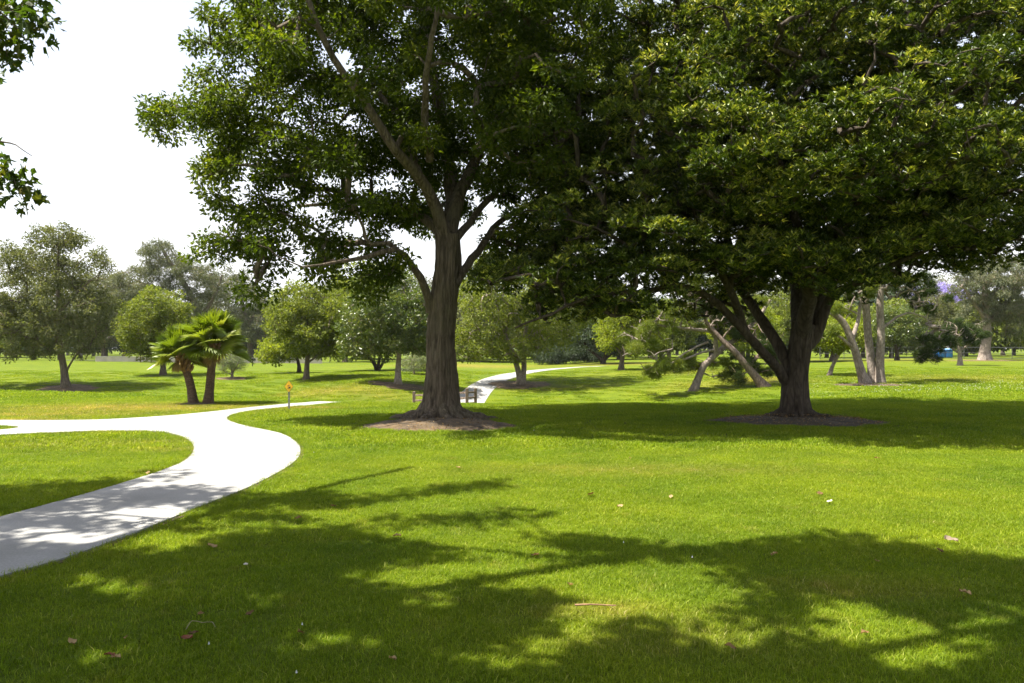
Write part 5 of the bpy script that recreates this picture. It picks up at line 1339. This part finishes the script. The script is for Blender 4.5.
# ------------------------------------------------------------------ litter on the lawn
def litter():
    rng = np.random.default_rng(4)
    def leaf_mesh(seed, w):
        r = np.random.default_rng(seed)
        n = 7; V = []
        for i in range(n):
            t = i / (n - 1); ww = w * math.sin(math.pi * min(1, t * .96 + .03)) ** .8 + .002
            z = .22 * math.sin(t * 2.6 + seed) * .5 + .10
            V += [[t - .5, -ww, z + .20 * r.random()], [t - .5, 0, z - .05], [t - .5, ww, z + .22 * r.random()]]
        V = np.array(V)
        a = np.arange(n * 3).reshape(n, 3)
        f = np.stack([a[:-1, :2], a[1:, :2]], 0)
        q = np.concatenate([np.stack([a[:-1, k], a[:-1, k + 1], a[1:, k + 1], a[1:, k]], -1) for k in (0, 1)])
        return (V, q, 0, True, np.full(len(q), r.random()))
    M_PALE = leaf_mat('pale_leaf', [(0, (.42, .36, .30)), (1, (.6, .55, .5))], .2, .7, .15, (1, 1, 1))
    M_GREYL = leaf_mat('grey_brown_leaf', [(0, (.18, .135, .09)), (1, (.27, .21, .15))], .2, .7, .15, (1, 1, 1))
    M_RED = leaf_mat('reddish_leaf', [(0, (.10, .035, .018)), (1, (.17, .06, .03))], .2, .6, .2, (1, .8, .6))
    def put(px, py, size, mat, label, seed, group=None):
        g = G(px, py)
        o = link('fallen_leaf', build_mesh('fallen_leaf', [leaf_mesh(seed, .25 + .1 * (seed % 3))], [mat]))
        o.location = (g[0], g[1], g[2] + .035); o.scale = (size,) * 3; o.rotation_euler = (rng.uniform(-.3, .3), rng.uniform(-.3, .3), rng.uniform(0, 6.28))
        tag(o, label, 'leaf', group)
        return o
    put(951, 546, .11, M_GREYL, 'large curled grey brown leaf on the shaded lawn below the spreading tree', 1)
    put(829.5, 505, .06, M_PALE, 'whitish curled leaf alone on the sunny lawn', 2)
    put(246, 570, .06, M_PALE, 'pale dry leaf lying in the shade beside the path', 3)
    put(187, 645, .07, M_RED, 'reddish leaf next to a thin curled twig', 4)
    put(109, 663, .06, M_RED, 'reddish leaf nearest the camera in deep shade', 6)
    pts = [(458, 470), (333, 510), (298, 523), (397, 541), (212, 551), (940, 556), (877, 461), (630, 461), (671, 500), (591, 498), (126, 645), (116, 666), (72, 649), (193, 640), (200, 621), (877, 567), (620, 510), (820, 497), (865, 640), (775, 560), (570, 590), (535, 560), (300, 640), (392, 668), (148, 476), (250, 620), (730, 655), (965, 600)]
    first = None
    for i, (a, b) in enumerate(pts):
        if i < 4:
            protos = first or []
            o = put(a, b, .07, L_DEAD, 'small dry brown leaf lying on the lawn', 10 + i, 'dry leaves scattered on the lawn'); first = protos + [o]
        else:
            g = G(a, b); o = first[i % 4].copy(); COL.objects.link(o)
            o.location = (g[0], g[1], g[2] + .035); sz = rng.uniform(.045, .08); o.scale = (sz,) * 3; o.rotation_euler = (rng.uniform(-.4, .4), rng.uniform(-.4, .4), rng.uniform(0, 6.28))
    def twig(pp, r, label, mat, z=.035):
        g = [G(*q) for q in pp]; o0 = g[0]
        pts = catmull([q - o0 + np.array([0, 0, z + .01 * (i % 2)]) for i, q in enumerate(g)], .03)
        o = link('twig', build_mesh('twig', tube_parts(pts, np.linspace(r, r * .5, len(pts)), 6, 0), [mat])); o.location = Vector(o0)
        tag(o, label, 'twig')
    M_TW = plain_mat('dry_twig', (.19, .105, .05), .8, 0, .3, 30); M_TW2 = plain_mat('straw_twig', (.20, .165, .09), .8, 0, .3, 30)
    twig([(575, 613.5), (590, 614.5), (604, 614), (616, 615.5)], .0065, 'straight brown stick lying in a sunny gap of the shade', M_TW, .05)
    twig([(186, 640), (192, 634), (202, 633), (212, 635), (215, 638)], .0028, 'thin curled straw coloured twig in deep shade', M_TW2, .06)
litter()

def clover():
    rng = np.random.default_rng(8)
    V = []; 
    for _ in range(600):
        px = rng.uniform(800, 1024); py = rng.normal(383, 4.0)
        if rng.random() < .25: px = rng.uniform(680, 860); py = rng.normal(388, 1.5)
        if not 372 < py < 393: continue
        d = CAM_H * F / (py - 347) * 1.08
        x = (px - 512) / F * d; V.append((x, d, float(H(x, d)) + .055))
    for _ in range(8):
        px = rng.uniform(0, 1024); py = rng.uniform(430, 683); d = CAM_H * F / (py - 347); x = (px - 512) / F * d
        if blocked(np.array([x]), np.array([d]))[0]: continue
        V.append((x, d, float(H(x, d)) + .05))
    V = np.array(V); n = len(V)
    a = rng.random((n, 5)) * .5 + np.arange(5) * 1.2566; r = np.where(V[:, 1] > 20, .014, .006)[:, None]
    ring = np.stack([np.cos(a) * r, np.sin(a) * r, np.zeros_like(a) + r * .3], -1)
    VV = np.concatenate([V[:, None] + ring, V[:, None] + np.array([0, 0, .018])], 1).reshape(-1, 3)
    o = np.arange(n)[:, None] * 6
    f = np.concatenate([np.array([[i, (i + 1) % 5, 5]]) + o for i in range(5)])
    ob = link('clover_flowers', build_mesh('clover_flowers', [(VV, f, 0, False, rng.random(len(f)))], [plain_mat('clover_white', (.42, .42, .40), .8, 0, .1)]))
    tag(ob, 'tiny white clover flowers scattered in the grass', 'flowers', kind='stuff')
clover()

# ------------------------------------------------------------------ the air
def haze():
    m, nt = new_mat('haze'); v = N(nt, 'ShaderNodeVolumePrincipled'); v.inputs['Color'].default_value = (.92, .95, 1, 1); v.inputs['Density'].default_value = .0001; v.inputs['Anisotropy'].default_value = .3
    o = N(nt, 'ShaderNodeOutputMaterial'); nt.links.new(v.outputs[0], o.inputs['Volume'])
    tag(link('haze', build_mesh('haze', [box_part(-1000, 1000, -1000, 1000, -5, 26)], [m])), 'thin pale summer haze over the whole park', 'haze', kind='stuff')
haze()

# ------------------------------------------------------------------ camera, light, sky
cam = bpy.data.cameras.new('camera'); co = bpy.data.objects.new('camera', cam); COL.objects.link(co)
cam.sensor_width = 36; cam.lens = F / 1024 * 36; cam.clip_start = .05; cam.clip_end = 3000
co.location = (0, 0, CAM_H); co.rotation_euler = (R(90) + PITCH, 0, 0)
scene.camera = co

sun = bpy.data.lights.new('sun', 'SUN'); sun.energy = 5.0; sun.angle = R(.53); sun.color = (1, .95, .86)
so = bpy.data.objects.new('sun', sun); COL.objects.link(so)
so.rotation_euler = Vector(TO_SUN).to_track_quat('Z', 'Y').to_euler()

w = bpy.data.worlds.new('World'); scene.world = w; w.use_nodes = True
nt = w.node_tree; nt.nodes.clear()
sky = nt.nodes.new('ShaderNodeTexSky'); sky.sky_type = 'NISHITA'; sky.sun_disc = False
sky.sun_elevation = SUN_EL; sky.sun_rotation = math.atan2(TO_SUN[0], TO_SUN[1]); sky.air_density = 1.0; sky.dust_density = 2.5; sky.ozone_density = 1.0; sky.altitude = 30
bg = nt.nodes.new('ShaderNodeBackground'); bg.inputs[1].default_value = .075
ou = nt.nodes.new('ShaderNodeOutputWorld')
# thin bright haze and veils of high cloud, thickest low over the horizon
wtc = N(nt, 'ShaderNodeTexCoord'); wsx = N(nt, 'ShaderNodeSeparateXYZ'); nt.links.new(wtc.outputs['Generated'], wsx.inputs[0])
mz = N(nt, 'ShaderNodeMath', operation='MAXIMUM'); nt.links.new(wsx.outputs[2], mz.inputs[0]); mz.inputs[1].default_value = 0
mm = N(nt, 'ShaderNodeMath', operation='MULTIPLY'); nt.links.new(mz.outputs[0], mm.inputs[0]); mm.inputs[1].default_value = -2.2
ex = N(nt, 'ShaderNodeMath', operation='EXPONENT'); nt.links.new(mm.outputs[0], ex.inputs[0])
wmp = N(nt, 'ShaderNodeMapping'); wmp.inputs['Scale'].default_value = (1, 1, 2.5); nt.links.new(wtc.outputs['Generated'], wmp.inputs[0])
wn = N(nt, 'ShaderNodeTexNoise'); wn.inputs['Scale'].default_value = 2.2; wn.inputs['Detail'].default_value = 6; nt.links.new(wmp.outputs[0], wn.inputs['Vector'])
wa = N(nt, 'ShaderNodeMath', operation='MULTIPLY_ADD'); nt.links.new(wn.outputs['Fac'], wa.inputs[0]); wa.inputs[1].default_value = .7; wa.inputs[2].default_value = -.25
wf = N(nt, 'ShaderNodeMath', operation='ADD', use_clamp=True); nt.links.new(ex.outputs[0], wf.inputs[0]); nt.links.new(wa.outputs[0], wf.inputs[1])
wmx = N(nt, 'ShaderNodeMix', data_type='RGBA'); nt.links.new(wf.outputs[0], wmx.inputs[0]); nt.links.new(sky.outputs[0], wmx.inputs[6]); wmx.inputs[7].default_value = (5.2, 5.22, 5.25, 1)
nt.links.new(wmx.outputs[2], bg.inputs[0]); nt.links.new(bg.outputs[0], ou.inputs[0])

vs = scene.view_settings
scene.display_settings.display_device = 'sRGB'
vs.view_transform = 'Standard'; vs.look = 'None'; vs.gamma = 1.0; vs.use_curve_mapping = False
vs.exposure = 1.9
cy = scene.cycles
cy.max_bounces = 8; cy.diffuse_bounces = 3; cy.transmission_bounces = 4; cy.glossy_bounces = 2; cy.transparent_max_bounces = 4
cy.use_denoising = True; cy.denoiser = 'OPENIMAGEDENOISE'
cy.use_adaptive_sampling = True; cy.adaptive_threshold = .015
cy.sample_clamp_indirect = 6
